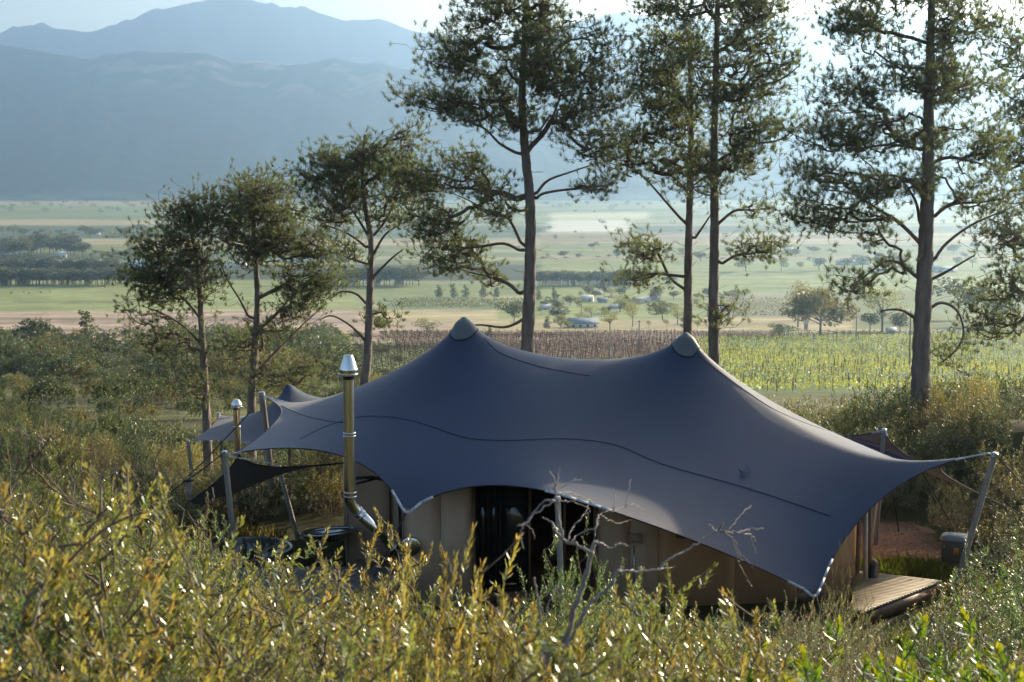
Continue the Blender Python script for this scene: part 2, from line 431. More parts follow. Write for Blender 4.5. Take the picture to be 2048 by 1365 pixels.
def net_second():
    nu, nv = 41, 25; d0 = 41.0
    fixed = {(0, 0): at(376, 884, d0 - 1), (0, 12): at(437, 829, d0 + 2.5), (0, 24): at(480, 860, d0 + 6),
             (12, 0): at(530, 900, d0 - 2), (28, 0): at(640, 900, d0 - 2), (40, 0): at(860, 900, d0 - 1), (40, 24): at(880, 850, d0 + 6), (20, 24): at(650, 870, d0 + 7)}
    peak(fixed, (16, 11), at(577, 765, d0 + 2), .14, .1); peak(fixed, (29, 11), at(737, 782, d0 + 2), .14, .1)
    def q(mi, mj, hor):
        k = 12 if ((hor and mj in (0, nv - 1)) or (not hor and mi in (0, nu - 1))) else 1.0
        for ci in (16, 29): k *= 1 + 2.5 * math.exp(-(((mi - ci) ** 2 + (mj - 11) ** 2) / 3.5 ** 2))
        return k
    return fdm(nu, nv, fixed, q)
def net_mesh(X, name, mat, sel=None, lift=0.0):
    nv, nu, _ = X.shape
    du = np.gradient(X, axis=1); dv = np.gradient(X, axis=0); n = np.cross(du, dv); n /= np.linalg.norm(n, axis=2)[..., None] + 1e-9
    X = X + n * lift
    f = []
    for j in range(nv - 1):
        for i in range(nu - 1):
            if sel is None or sel(i + .5, j + .5): f.append((j * nu + i, j * nu + i + 1, (j + 1) * nu + i + 1, (j + 1) * nu + i))
    f = np.array(f); used = np.unique(f); mp = -np.ones(nu * nv, int); mp[used] = np.arange(len(used))
    return mesh_np(name, X.reshape(-1, 3)[used], mp[f], mat, True)

m_navy = material('tent_fabric', (0.028, 0.044, 0.086), 0.58, noise=(0.35, 0.16), noise2=(160.0, 0.25), bump=(420.0, 0.55, 0.004), spec=0.3,
                  translucent=0.06, tcol=(5.0, 2.3, 0.9), sheen=0.16, second=((0.45, 0.5, 0.55), 14.0, 0.775, 0.79))
m_capf = material('cap_fabric', (0.085, 0.10, 0.11), 0.6, noise=(3, 0.12), bump=(300, 0.4, 0.003), sheen=0.3)
m_seam = material('seam_thread', (0.012, 0.015, 0.028), 0.8)
m_web = material('white_webbing', (0.42, 0.47, 0.52), 0.6, noise=(20, .2))
m_steel = material('polished_steel', (0.74, 0.73, 0.70), 0.16, 1.0, noise=(3, 0.1), bump=(6, 0.08, 0.01))
m_gal = material('galvanised_steel', (0.50, 0.52, 0.54), 0.35, 1.0, noise=(8, 0.2), bump=(10, 0.1, 0.01))
m_pole = material('weathered_pole', (0.23, 0.205, 0.18), 0.75, noise=(9, 0.3), bump=(60, 0.3, 0.004), stretch=(1, 1, .15))
m_black = material('black_metal', (0.015, 0.015, 0.017), 0.6, spec=.2)
m_rope = material('black_rope', (0.025, 0.025, 0.028), 0.8)
m_wall = material('canvas_wall', (0.62, 0.46, 0.335), 0.85, noise=(0.8, 0.10), noise2=(30.0, 0.06), bump=(90, 0.35, 0.004))
m_wall_warmlit = material('canvas_wall_warm_lit', (0.58, 0.34, 0.185), 0.85, noise=(0.8, 0.10), noise2=(30.0, 0.06), bump=(90, 0.35, 0.004))  # same canvas, with orange light through the tent painted into its colour
m_trim = material('brown_trim', (0.15, 0.085, 0.05), 0.6, noise=(6, 0.25))
m_pipe = material('cream_pipe', (0.36, 0.27, 0.20), 0.55, noise=(4, 0.15))
m_wood = material('grey_decking', (0.27, 0.255, 0.24), 0.7, noise=(5, 0.25), stretch=(1, 8, 1), bump=(30, 0.4, 0.004), rand=0.15)
m_wood2 = material('tan_decking', (0.30, 0.235, 0.15), 0.7, noise=(5, 0.22), stretch=(1, 8, 1), bump=(30, 0.4, 0.004), rand=0.15)

def rope(name, a, b, parent, r=0.008, sag=0.02, mat=None):
    a = np.asarray(a, float); b = np.asarray(b, float); t = np.linspace(0, 1, 9)[:, None]
    p = a + (b - a) * t; p[:, 2] -= (4 * t * (1 - t))[:, 0] * sag * np.linalg.norm(b - a)
    return MB().tube(p, r, 6).build(name, mat or m_rope, parent, True)
def pole(top, foot, parent, r=0.05, mat=None, name='pole'):
    top = np.asarray(top, float); foot = np.asarray(foot, float)
    o = MB().tube([foot, foot + (top - foot) * .5, top], [r, r * 1.02, r * .98], 16).build(name, mat or m_pole, parent)
    auto_smooth(o, 50)
    d = (top - foot) / np.linalg.norm(top - foot)
    c = MB().tube([top - d * .06, top + d * .012, top + d * .03], [r * 1.12, r * 1.12, r * .7], 16).build('pole_cap', m_gal, o); auto_smooth(c, 40)
    return o
def gz(p): return float(G(p[0], p[1]))
def chain(a, b, parent, n=7):
    mb = MB(); a = np.asarray(a, float); b = np.asarray(b, float); L = np.linalg.norm(b - a); d = (b - a) / L
    n = max(3, int(L / 0.045)); s = np.cross(d, [0, 0, 1.]); s /= np.linalg.norm(s); u = np.cross(s, d)
    for k in range(n):
        c = a + (b - a) * (k + .5) / n; w = s if k % 2 else u
        an = np.linspace(0, 2 * math.pi, 9)
        mb.tube([c + d * math.cos(t) * .033 + w * math.sin(t) * .014 for t in an], .006, 5, False)
    return mb.build('chain', m_gal, parent, True)

XM, AN = net_main()
tent = tag(empty('stretch_tent', (1.0, 28.0, -7.85)), 'large navy blue stretch tent with two grey capped peaks over a tan cabin', 'tent')
MI = Matrix.Translation(-Vector(tent.location))
def world_parent(o, p):
    """parent keeping the object's own world placement"""
    o.parent = p; o.matrix_parent_inverse = MI if p is tent else Matrix.Translation(-Vector(p.location))
    return o
def adopt(fn, *a, **k):
    pass
# children of an Empty keep their world coordinates through the parent inverse
_link = link
def link(name, me, parent=None, loc=None, rot=None, scale=None):
    o = _link(name, me, parent, loc, rot, scale)
    if parent is not None and parent.type == 'EMPTY' and loc is None and not parent.get('_local'):
        o.matrix_parent_inverse = Matrix.Translation(-Vector(parent.location))
    return o

fab = link('fabric', net_mesh(XM, 'fabric', m_navy), tent)
s_ = fab.modifiers.new('smooth', 'SUBSURF'); s_.levels = 2; s_.render_levels = 2; s_.boundary_smooth = 'PRESERVE_CORNERS'
# surface for snapping: the refined net
def refine(X, k=4):
    nv, nu, _ = X.shape
    def cr(P, t):  # Catmull-Rom along axis 0
        n = len(P); i = np.minimum(t.astype(int), n - 2); f = (t - i).reshape((-1,) + (1,) * (P.ndim - 1))
        g = lambda q: P[np.clip(q, 0, n - 1)]
        a, b, c, d = g(i - 1), g(i), g(i + 1), g(i + 2)
        return 0.5 * ((2 * b) + (-a + c) * f + (2 * a - 5 * b + 4 * c - d) * f ** 2 + (-a + 3 * b - 3 * c + d) * f ** 3)
    X = cr(X, np.linspace(0, nv - 1, (nv - 1) * k + 1)); X = np.swapaxes(cr(np.swapaxes(X, 0, 1), np.linspace(0, nu - 1, (nu - 1) * k + 1)), 0, 1)
    return X
XR = refine(XM, 3); nvr, nur, _ = XR.shape
ii = np.arange(nur - 1); fr = np.concatenate([np.stack([j * nur + ii, j * nur + ii + 1, (j + 1) * nur + ii + 1, (j + 1) * nur + ii], 1) for j in range(nvr - 1)])
BV = BVHTree.FromPolygons([tuple(v) for v in XR.reshape(-1, 3)], [tuple(int(q) for q in f) for f in fr])
def on_fabric(px, py):
    h = BV.ray_cast(Vector((0, 0, 0)), Vector(ray(px, py)).normalized())
    return None if h[0] is None else np.array(h[0] - Vector(ray(px, py)).normalized() * 0.006)
def fabric_z(x, y):
    h = BV.ray_cast(Vector((x, y, -9)), Vector((0, 0, 1))); return None if h[0] is None else h[0].z
def seam(pts):
    xs = np.array([p[0] for p in pts], float); ys = np.array([p[1] for p in pts], float)
    t = np.linspace(0, len(pts) - 1, len(pts) * 10); P = np.stack([xs, ys], 1)
    i = np.minimum(t.astype(int), len(P) - 2); f = (t - i)[:, None]; g = lambda q: P[np.clip(q, 0, len(P) - 1)]
    a, b, c, d = g(i - 1), g(i), g(i + 1), g(i + 2)
    S = 0.5 * ((2 * b) + (-a + c) * f + (2 * a - 5 * b + 4 * c - d) * f ** 2 + (-a + 3 * b - 3 * c + d) * f ** 3)
    W = [on_fabric(*s) for s in S]; W = [w for w in W if w is not None and w[1] < 32]
    if len(W) > 3: MB().tube(W, 0.006, 6).build('seam', m_seam, tent, True)
seam([(600, 878), (660, 850), (720, 834), (780, 834), (840, 846), (930, 875), (1010, 881), (1130, 878), (1230, 890), (1330, 930), (1500, 978), (1660, 1032)])
seam([(968, 676), (1000, 706), (1060, 728), (1120, 742), (1180, 752)])
seam([(1398, 712), (1450, 752), (1500, 788), (1550, 820), (1620, 850), (1700, 874), (1800, 897), (1900, 912)])
seam([(562, 812), (610, 832), (660, 843), (705, 846)])
# grey caps laid over the two peaks
for ci in (22, 39):
    q = XM[18, ci]; V = [[q[0], q[1], q[2] + .035]]; nr, na = 12, 48
    for i in range(1, nr + 1):
        for k in range(na):
            a = 2 * math.pi * k / na; rr = .27 * (i / nr); x, y = q[0] + rr * math.cos(a), q[1] + rr * math.sin(a); z = fabric_z(x, y)
            V.append([x, y, (z if z is not None else q[2]) + .022 + (.012 if i < 3 else 0)])
    f4 = [[1 + (i - 1) * na + k, 1 + (i - 1) * na + (k + 1) % na, 1 + i * na + (k + 1) % na, 1 + i * na + k] for i in range(1, nr) for k in range(na)]
    MB().add(V, f4, [[0, 1 + (k + 1) % na, 1 + k] for k in range(na)]).build('peak_cap', m_capf, tent, True)
# ring seams under the caps
for ci in (22, 39):
    q = XM[18, ci]; P = []
    for a in np.linspace(0, 2 * math.pi, 40):
        z = fabric_z(q[0] + .28 * math.cos(a), q[1] + .28 * math.sin(a))
        if z is not None: P.append([q[0] + .28 * math.cos(a), q[1] + .28 * math.sin(a), z + .012])
    MB().tube(P, .010, 6, False).build('seam', m_seam, tent, True)
# hem rope along the edges
def hem(P):
    MB().tube(P, 0.012, 6).build('hem', m_seam, tent, True)
hem(XR[0]); hem(XR[-1]); hem(XR[:, 0]); hem(XR[:, -1])
# dimple where an inner prop lifts the cloth
dm = on_fabric(1480, 941)
if dm is not None:
    MB().lathe([(0.0, .022), (.02, .018), (.05, .007), (.10, .0), (.20, -.006)], 24, dm + np.array([0, .02, -.004]),
               np.array([[1, 0, 0], [0, .86, -.5], [0, .5, .86]])).build('prop_bump', m_navy, tent, True)
# corner webbing: flat straps that follow the hem at each anchored corner
def webbing(corner, rowpts, w=0.045):
    P = [corner] + list(rowpts); mb = MB()
    for k in range(len(P) - 1):
        a, b = np.asarray(P[k]), np.asarray(P[k + 1]); t = (b - a) / (np.linalg.norm(b - a) + 1e-9)
        s = np.cross(t, [0.1, -1, .3]); s /= np.linalg.norm(s)
        o_ = np.array([0, -.02, .01])
        mb.add([a - s * w / 2 + o_, a + s * w / 2 + o_, b + s * w / 2 + o_, b - s * w / 2 + o_], [[0, 1, 2, 3]])
    o = mb.build('corner_webbing', m_web, tent); m = o.modifiers.new('thick', 'SOLIDIFY'); m.thickness = .006
k3 = 3
webbing(AN['B'], XR[0, 13 * k3 + 1:13 * k3 + 10:3]); webbing(AN['B'], XR[0, 13 * k3 - 1:13 * k3 - 4:-1])
webbing(AN['D'], XR[0, 46 * k3 - 1:46 * k3 - 8:-2]); webbing(AN['D'], XR[0, 46 * k3 + 1:46 * k3 + 5:1])
webbing(AN['C'], XR[0, 25 * k3 + 1:25 * k3 + 16:3]); webbing(AN['C'], XR[0, 25 * k3 - 1:25 * k3 - 4:-1])
webbing(AN['E'], XR[0, -2:-14:-3], .03); webbing(AN['H'], XR[-1, 1:12:3], .05); webbing(AN['H'], XR[-2:-6:-1, 0], .05)
webbing(AN['F'], XR[-1, -2:-6:-1]); webbing(AN['F'], XR[-2:-8:-2, -1])
# low side sail slung under the left corner
def net_sail():
    nu, nv = 21, 15; fx = {(0, 0): at(478, 910, 24.8), (20, 0): at(700, 925, 26.3), (20, 14): at(605, 931, 30.2), (0, 14): at(326, 1036, 27.6), (10, 14): at(470, 985, 29.0)}
    return fdm(nu, nv, fx, lambda mi, mj, hor: 9 if ((hor and mj in (0, nv - 1)) or (not hor and mi in (0, nu - 1))) else 1.0)
XL = net_sail(); wing = tag(empty('side_sail', (-5.5, 27.5, -7.9)), 'dark cloth sail sloping to the ground under the left tent corner', 'sail')
o = link('fabric', net_mesh(XL, 'fabric', m_navy), wing); q_ = o.modifiers.new('smooth', 'SUBSURF'); q_.levels = 1; q_.render_levels = 2; q_.boundary_smooth = 'PRESERVE_CORNERS'
for P_ in (XL[0], XL[-1], XL[:, 0], XL[:, -1]): MB().tube(P_, .012, 6).build('hem', m_seam, wing, True)
# poles, chains, guy ropes
def ground_pt(px, d): p = at(px, 700, d); p[2] = G(p[0], p[1]); return p
pa = at(449, 905, 24.6); pole(pa, ground_pt(470, 24.7), tent, .052); chain(pa + [.05, 0, -.02], AN['A'] + [.1, 0, .01], tent)
chain(pa + [.02, 0, -.06], at(556, 930, 25.2), tent)
pc = at(1115, 996, 22.95); pole(pc, ground_pt(1131, 22.6), tent, .05)
pe = at(1990, 908, 25.6); pole(pe, ground_pt(1925, 25.9), tent, .055); chain(AN['E'], pe - [.04, 0, 0.01], tent)
ph = at(523, 786, 32.4); pole(ph, ph + [.25, .1, gz(ph) - ph[2]], tent, .075); pf = at(1768, 860, 29.3); pole(pf, pf + [0, .4, gz(pf) - pf[2]], tent, .05)
pole(at(557, 934, 30.5), ground_pt(590, 30.0), tent, .05)
for nm, jj in (('N1', 30),): pole(XM[-1, jj] + [0, .05, .02], XM[-1, jj] + [0, .6, gz(XM[-1, jj]) - XM[-1, jj][2]], tent, .05)
rope('guy_rope', pa, at(300, 1010, 24.2), tent, .012); rope('guy_rope', at(500, 825, 32.2), at(345, 985, 31.0), tent, .014, .01)
rope('guy_rope', AN['B'], [AN['B'][0] - 1.1, AN['B'][1] - .7, gz(AN['B'] - [1.1, .7, 0])], tent, .014, .01)
rope('guy_rope', AN['D'], [AN['D'][0] + .1, AN['D'][1] - .6, gz(AN['D']) - .02], tent, .014, .01)
rope('guy_rope', pe, [pe[0] + 2.6, pe[1] + .6, gz(pe) + .3], tent, .012, .02)
rope('guy_rope', at(1845, 944, 26.6), at(1914, 1068, 28.6), tent, .014, .005)
rope('guy_rope', AN['K'] * .92, [AN['K'][0] * .92 - .5, AN['K'][1] * .92, gz(AN['K'])], wing, .012); rope('guy_rope', AN['M'], [AN['M'][0] + .9, AN['M'][1] + .1, gz(AN['M'])], tent, .012)
rope('guy_rope', pf, [pf[0] + .8, pf[1] + 1.5, gz(pf)], tent, .012)
for q in (XM[-1, 14], XM[-1, 46]): rope('guy_rope', q, [q[0], q[1] + .8, gz(q)], tent, .012)

# the cabin
cab = tag(empty('cabin', (1.5, 28.0, -7.85)), 'tan canvas walled cabin standing under the big navy tent', 'cabin')
FLOOR = -7.62
def wall_panel(a, b, top=-5.15, name='wall_panel', mat=None, bottom=FLOOR - .22, th=.05):
    a = np.asarray(a, float); b = np.asarray(b, float); n = max(2, int(np.linalg.norm(b - a) / .18) + 1)
    d = (b - a) / np.linalg.norm(b - a); nr = np.array([-d[1], d[0]]) * th; V = []
    for t in np.linspace(0, 1, n):
        p = a + (b - a) * t
        z = fabric_z(*p); z2 = fabric_z(*(p + nr)); zz = min([top if z is not None and z2 is not None else -6.6] + [v - .06 for v in (z, z2) if v is not None])
        V += [[p[0], p[1], bottom], [p[0], p[1], zz], [p[0] + nr[0], p[1] + nr[1], zz], [p[0] + nr[0], p[1] + nr[1], bottom]]
    f = []
    for k in range(n - 1):
        o = 4 * k
        f += [[o, o + 4, o + 5, o + 1], [o + 1, o + 5, o + 6, o + 2], [o + 2, o + 6, o + 7, o + 3], [o + 3, o + 7, o + 4, o]]
    f += [[0, 1, 2, 3], [4 * n - 4, 4 * n - 1, 4 * n - 2, 4 * n - 3]]
    return MB().add(V, f).build(name, mat or m_wall, cab)
def xy(px, d): p = ray(px, 900) * d; return np.array([p[0], p[1]])
def seq(pts, gap=.012, mat=None):
    for p, q in zip(pts[:-1], pts[1:]):
        d = (q - p) / np.linalg.norm(q - p); wall_panel(p + d * gap / 2, q - d * gap / 2, mat=mat)
a0, a1, a2 = xy(694, 27.8), xy(779, 27.6), xy(812, 27.5)
seq([a0, a1, a2]); seq([xy(806, 25.3), xy(880, 25.2), xy(944, 25.15)]); wall_panel(xy(806, 25.35), xy(806, 27.4))
seq([xy(1192, 25.05), xy(1262, 25.1), xy(1320, 25.15)]); seq([xy(1320, 25.15), xy(1475, 25.3), xy(1600, 25.5), xy(1718, 25.7)], mat=m_wall_warmlit)
seq([xy(1718, 25.75), xy(1690, 28.5), xy(1660, 31.0)], mat=m_wall_warmlit); seq([a0 + [0, .06], xy(690, 31.0)]); seq([xy(690, 31.05), xy(1000, 31.2), xy(1300, 31.2), xy(1656, 31.05)])
# trims
for px, d, w in ((779, 27.57, .03), (947, 25.1, .06), (1192, 25.0, .07), (1722, 25.66, .07)):
    p = xy(px, d); zt = min(-5.2, (fabric_z(*p) or -5.1) - .1)
    MB().box((p[0], p[1], (zt + FLOOR - .2) / 2), (w, .05, zt - FLOOR + .2)).build('corner_trim', m_trim, cab)
# floor and roof frame inside
MB().box((1.6, 28.1, FLOOR - .12), (9.4, 5.2, .2)).build('floor_slab', m_trim, cab)
# glazed opening
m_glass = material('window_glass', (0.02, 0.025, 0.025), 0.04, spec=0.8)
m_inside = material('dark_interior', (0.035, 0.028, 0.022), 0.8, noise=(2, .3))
p0, p1 = xy(950, 25.5), xy(1188, 25.4)
gfr = MB(); wdw = empty('window', (0, 0, 0)); wdw.parent = cab; wdw.matrix_parent_inverse = MI.copy(); wdw.matrix_parent_inverse = Matrix.Translation(-Vector(cab.location))
zt = -5.25
def bar(px, w, z0=FLOOR - .02, z1=zt, d=25.45, mat=m_black, nm='frame'):
    p = xy(px, d); return MB().box((p[0], p[1], (z0 + z1) / 2), (w, .05, z1 - z0)).build(nm, mat, wdw)
bar(953, .06); bar(976, .07); bar(991, .04); bar(1000, .05, mat=m_black); bar(1060, .05, mat=m_trim); bar(1130, .05, mat=m_trim)
for z in (FLOOR + .05, FLOOR + 1.62, zt):
    a, b = xy(950, 25.46), xy(1130, 25.46); MB().box(((a[0] + b[0]) / 2, 25.46, z), (b[0] - a[0], .045, .05)).build('frame', m_black, wdw)
for x0, x1 in ((955, 974), (979, 999), (1003, 1058)):
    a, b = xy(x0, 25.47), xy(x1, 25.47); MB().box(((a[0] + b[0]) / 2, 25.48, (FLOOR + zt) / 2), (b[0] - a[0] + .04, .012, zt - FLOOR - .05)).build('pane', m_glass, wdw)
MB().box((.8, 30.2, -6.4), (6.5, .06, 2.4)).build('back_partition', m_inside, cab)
# side table and lamp seen dimly inside
MB().box((.95, 26.6, FLOOR + .37), (.9, .5, .05)).build('counter', m_trim, cab)
# black arch frame at the flue side
P = [at(x, y, 25.25) for x, y in ((712, 957), (745, 955), (772, 961), (788, 974), (797, 992), (800, 1020), (801, 1060), (801, 1108))]
MB().tube(P, .03, 8).build('arch_frame', m_black, cab, True)
MB().tube([at(712, 968, 25.6), at(778, 951, 25.6)], .022, 8).build('arch_frame', m_black, cab, True)
# downpipes and slanted posts at the right corner
for (x0, y0, x1, y1, d, m, r) in ((1731, 1004, 1731, 1200, 25.75, m_pipe, .045), (1741, 992, 1738, 1175, 26.0, m_trim, .035), (1753, 984, 1736, 1115, 26.6, m_pipe, .05)):
    MB().tube([at(x0, y0, d), at((x0 + x1) / 2, (y0 + y1) / 2, d), at(x1, y1, d)], r, 12).build('corner_post', m, cab, True)
# small wall fittings
v = MB(); c = at(1272, 1077, 25.0); v.box(c, (.24, .10, .16)).build('vent_box', m_pipe, cab)
MB().tube([at(1268, 1092, 25.03), at(1268, 1190, 25.03)], .012, 8).build('conduit', m_gal, cab, True)
c = at(1372, 1068, 25.12); lw = MB(); lw.box(c, (.36, .06, .16)).build('vent_window', m_trim, cab); MB().box(c + [-.0, -.035, .015], (.28, .02, .08)).build('pane', m_black, cab)
c = at(1741, 1160, 26.1)
dr = MB().box(c + [.03, 0, 0], (.12, .42, .78)).build('cooling_unit', m_trim, cab)
MB().box(c + [-.035, -.213, 0], (.09, .012, .70)).build('louvre', m_black, dr)

# flue
flue = tag(empty('stove_flue', at(700, 1060, 23.5)), 'tall polished steel stove flue with conical cowl beside the navy tent', 'chimney')
def steel_flue(root, px, tops, d, r, bot, parts=True):
    b = at(px, bot, d); x, y = b[0], b[1]; T = lambda py: at(px, py, d)[2]
    o = MB().lathe([(r, b[2]), (r, T(tops[2]))], 32, (x, y, 0)).build('pipe', m_steel, root, True)
    o = MB().lathe([(0, T(tops[0])), (r * .72, T(tops[0])), (r * .80, T(tops[0]) - .01), (r * 1.62, T(tops[1])), (r * 1.66, T(tops[1]) - .015), (r * 1.62, T(tops[1]) - .03),
                    (r * 1.62, T(tops[2]) + .03), (r * 1.7, T(tops[2]) + .02), (r * 1.7, T(tops[2]) - .005), (r * 1.3, T(tops[2]) - .02), (r * .9, T(tops[2]) - .02)], 32, (x, y, 0)).build('cowl', m_steel, root)
    auto_smooth(o, 30)
    o = MB().lathe([(r * 1.06, T(tops[2]) - .02), (r * 1.06, T(tops[2] + 9) if parts else T(tops[2] + 4))], 32, (x, y, 0)).build('collar', m_black, root, True)
    return x, y, T
fx, fy, T = steel_flue(flue, 700.5, (710, 738, 750), 23.4, .095, 990)
for py in (866, 872, 985, 993):
    z = T(py); MB().lathe([(.096, z - .012), (.108, z - .008), (.108, z + .008), (.096, z + .012)], 32, (fx, fy, 0)).build('pipe_band', m_gal, flue, True)
el = [np.array([fx, fy, T(988)]), np.array([fx, fy, T(999)]), at(705, 1010, 23.42), at(714, 1023, 23.45)]
MB().tube(el, .098, 24, False).build('elbow', m_steel, flue, True)
s0, s1 = at(712, 1020, 23.44), at(790, 1100, 23.9)
MB().tube([s0, s1], .090, 24).build('pipe', m_steel, flue, True)
for t in (0.03, .12, .92):
    c = s0 + (s1 - s0) * t; dd = (s1 - s0) / np.linalg.norm(s1 - s0); MB().tube([c - dd * .012, c + dd * .012], .105, 24).build('pipe_band', m_gal, flue, True)
MB().tube([at(788, 1098, 23.9), at(797, 1101, 24.0), at(806, 1097, 24.3), at(815, 1093, 25.2)], [.10, .112, .105, .09], 24, False).build('elbow', m_steel, flue, True)
c = at(822, 1093, 25.18); Rr = np.array([[1, 0, 0], [0, 0, -1], [0, 1, 0.]])
MB().lathe([(0, .03), (.16, .03), (.175, .02), (.185, 0), (.185, -.01)], 32, c, Rr).build('wall_plate', m_steel, flue, True)

# second tent
XS = net_second()
tent2 = tag(empty('stretch_tent', (-6.5, 43, -11.0)), 'smaller navy stretch tent farther back, peaks showing left of the big tent', 'tent')
f2 = link('fabric', net_mesh(XS, 'fabric', m_navy), tent2); s_ = f2.modifiers.new('smooth', 'SUBSURF'); s_.levels = 1; s_.render_levels = 2; s_.boundary_smooth = 'PRESERVE_CORNERS'
for ij in ((0, 0), (0, 12), (40, 0), (12, 0)):
    q = XS[ij[1], ij[0]]; pole(q + [0, 0, .03], [q[0] + .15, q[1], gz(q)], tent2, .05)
for c in ((16, 11), (29, 11)):
    q = XS[c[1], c[0]]; MB().tube([q - [0, 0, .06], [q[0], q[1], gz(q)]], .05, 10).build('mast', m_pole, tent2, True)
for c in ((22, 18), (39, 18)):
    q = XM[c[1], c[0]]; MB().tube([q - [0, 0, .06], [q[0], q[1], FLOOR]], .05, 12).build('mast', m_pole, tent, True)
flue2 = tag(empty('stove_flue', at(475, 900, 35.5)), 'small distant stove flue with conical cowl left of the big tent', 'chimney')
x2, y2, T2 = steel_flue(flue2, 475, (799, 809, 815), 35.5, .085, 900, False)
MB().lathe([(.085, gz((x2, y2))), (.085, T2(898))], 20, (x2, y2, 0)).build('pipe', m_steel, flue2, True)
z = T2(853); MB().lathe([(.086, z - .012), (.10, z), (.086, z + .012)], 20, (x2, y2, 0)).build('pipe_band', m_gal, flue2, True)

# short post with a flat cap
p = at(377, 961, 29.5); sp = tag(empty('marker_post', (p[0], p[1], gz(p))), 'short dark post with flat cap beside the tent guy ropes', 'post')
MB().tube([(p[0], p[1], gz(p) - .1), (p[0], p[1], p[2])], .06, 12).build('shaft', m_pole, sp, True); MB().box((p[0], p[1], p[2]), (.22, .16, .03), .3).build('cap', m_black, sp)

# left deck with a curved front, and the round tub sunk beside it
dk = tag(empty('deck', (-3.6, 25.6, -7.6)), 'grey timber deck with curved edge behind yellow-green bushes', 'deck')
me_board = {}
nb = 22
for k in range(nb):
    y = 23.9 + k * .115; t = (y - 23.9) / (nb * .115)
    x0 = -5.6 + 1.9 * (1 - math.sqrt(max(0, 1 - (1 - t) ** 2))); x1 = -2.25
    MB().box(((x0 + x1) / 2, y, -7.42), (x1 - x0, .106, .03)).build('board', m_wood, dk)
P = [(-5.6 + 1.9 * (1 - math.sqrt(max(0, 1 - (1 - t) ** 2))) - .02, 23.85 + t * 2.53, -7.52) for t in np.linspace(0, 1, 16)]
mbf = MB()
for a, b in zip(P[:-1], P[1:]): mbf.add([[a[0], a[1], -7.95], [b[0], b[1], -7.95], [b[0], b[1], -7.43], [a[0], a[1], -7.43]], [[0, 1, 2, 3]])
mbf.build('fascia', m_wood, dk)
tb = at(490, 1122, 27.6); tub = tag(empty('hot_tub', (tb[0], tb[1], -7.9)), 'round ribbed steel tub full of water behind the grey deck', 'hot tub')
R0 = .92; prof = [(R0, -7.95)]
for k in range(6): prof += [(R0 + .0, -7.85 + k * .075), (R0 + .028, -7.8125 + k * .075)]
prof += [(R0, -7.40), (R0 + .03, -7.38), (R0 - .02, -7.36), (R0 - .04, -7.39)]
for k in range(5, -1, -1): prof += [(R0 - .015, -7.8125 + k * .075), (R0 - .043, -7.85 + k * .075)]
MB().lathe(prof, 48, (tb[0], tb[1], 0)).build('tub_wall', m_gal, tub, True)
m_water = material('pool_water', (0.32, 0.46, 0.56), 0.12, spec=.7, bump=(5, .15, .02))  # pale blue base colour paints in the sky's reflection
MB().lathe([(0.001, -7.50), (R0 - .03, -7.50)], 48, (tb[0], tb[1], 0)).build('water', m_water, tub, True)
# outdoor bath with rolled rim by the cabin wall
bt = at(655, 1064, 27.3); bath = tag(empty('outdoor_bath', (bt[0], bt[1], -7.6)), 'dark rolled rim outdoor bath against the cabin, mostly hidden by a bush', 'bath')
an = np.linspace(0, 2 * math.pi, 33)
MB().tube([(bt[0] + .52 * math.cos(a), bt[1] + .28 * math.sin(a), bt[2] + .05 * math.cos(a)) for a in an], .04, 10, False).build('rim', m_gal, bath, True)
mbx = MB()
MB().add([[bt[0] + r * math.cos(a), bt[1] + r * .65 * math.sin(a), z] for r, z in ((.41, bt[2] - .01), (.38, bt[2] - .12), (.30, bt[2] - .16)) for a in an[:-1]],
         [[i * 32 + k, i * 32 + (k + 1) % 32, (i + 1) * 32 + (k + 1) % 32, (i + 1) * 32 + k] for i in range(2) for k in range(32)]).build('basin', m_gal, bath, True)

# right deck
rd = tag(empty('deck', (6.8, 25.5, -7.6)), 'tan timber deck with a pointed corner at the right end of the cabin', 'deck')
c0 = at(1735, 1162, 26.3)[:2]; c1 = at(1885, 1180, 25.72)[:2]; dv = (c1 - c0) / np.linalg.norm(c1 - c0); nv_ = np.array([dv[1], -dv[0]])
cf = at(1742, 1242, 24.0)[:2]; ang = math.atan2(dv[1], dv[0])
for k in range(26):
    o = c0 + nv_ * (k * .096 + .048); s = (k * .096 + .048)
    # right end lies on the line from c1 to cf
    e = cf - c1; den = dv[0] * e[1] - dv[1] * e[0]; w = c1 - o; t1 = (w[0] * e[1] - w[1] * e[0]) / den
    t0 = -.35
    while t0 < t1 and 1024 + F * (o[0] + dv[0] * t0) / (o[1] + dv[1] * t0) < 1722: t0 += .02
    if t1 - t0 < .15: continue
    m = o + dv * (t0 + t1) / 2; MB().box((m[0], m[1], -7.50), (t1 - t0, .087, .028), ang).build('board', m_wood2, rd)
e = (cf - c1) / np.linalg.norm(cf - c1); m = (c1 + cf) / 2
MB().box((m[0], m[1], -7.64), (np.linalg.norm(cf - c1), .03, .2), math.atan2(e[1], e[0])).build('fascia', m_trim, rd)
for k in range(3):
    q = c1 + (cf - c1) * (.2 + .3 * k) - dv * .1; MB().box((q[0], q[1], -7.8), (.09, .09, .5), ang).build('support_post', m_trim, rd)

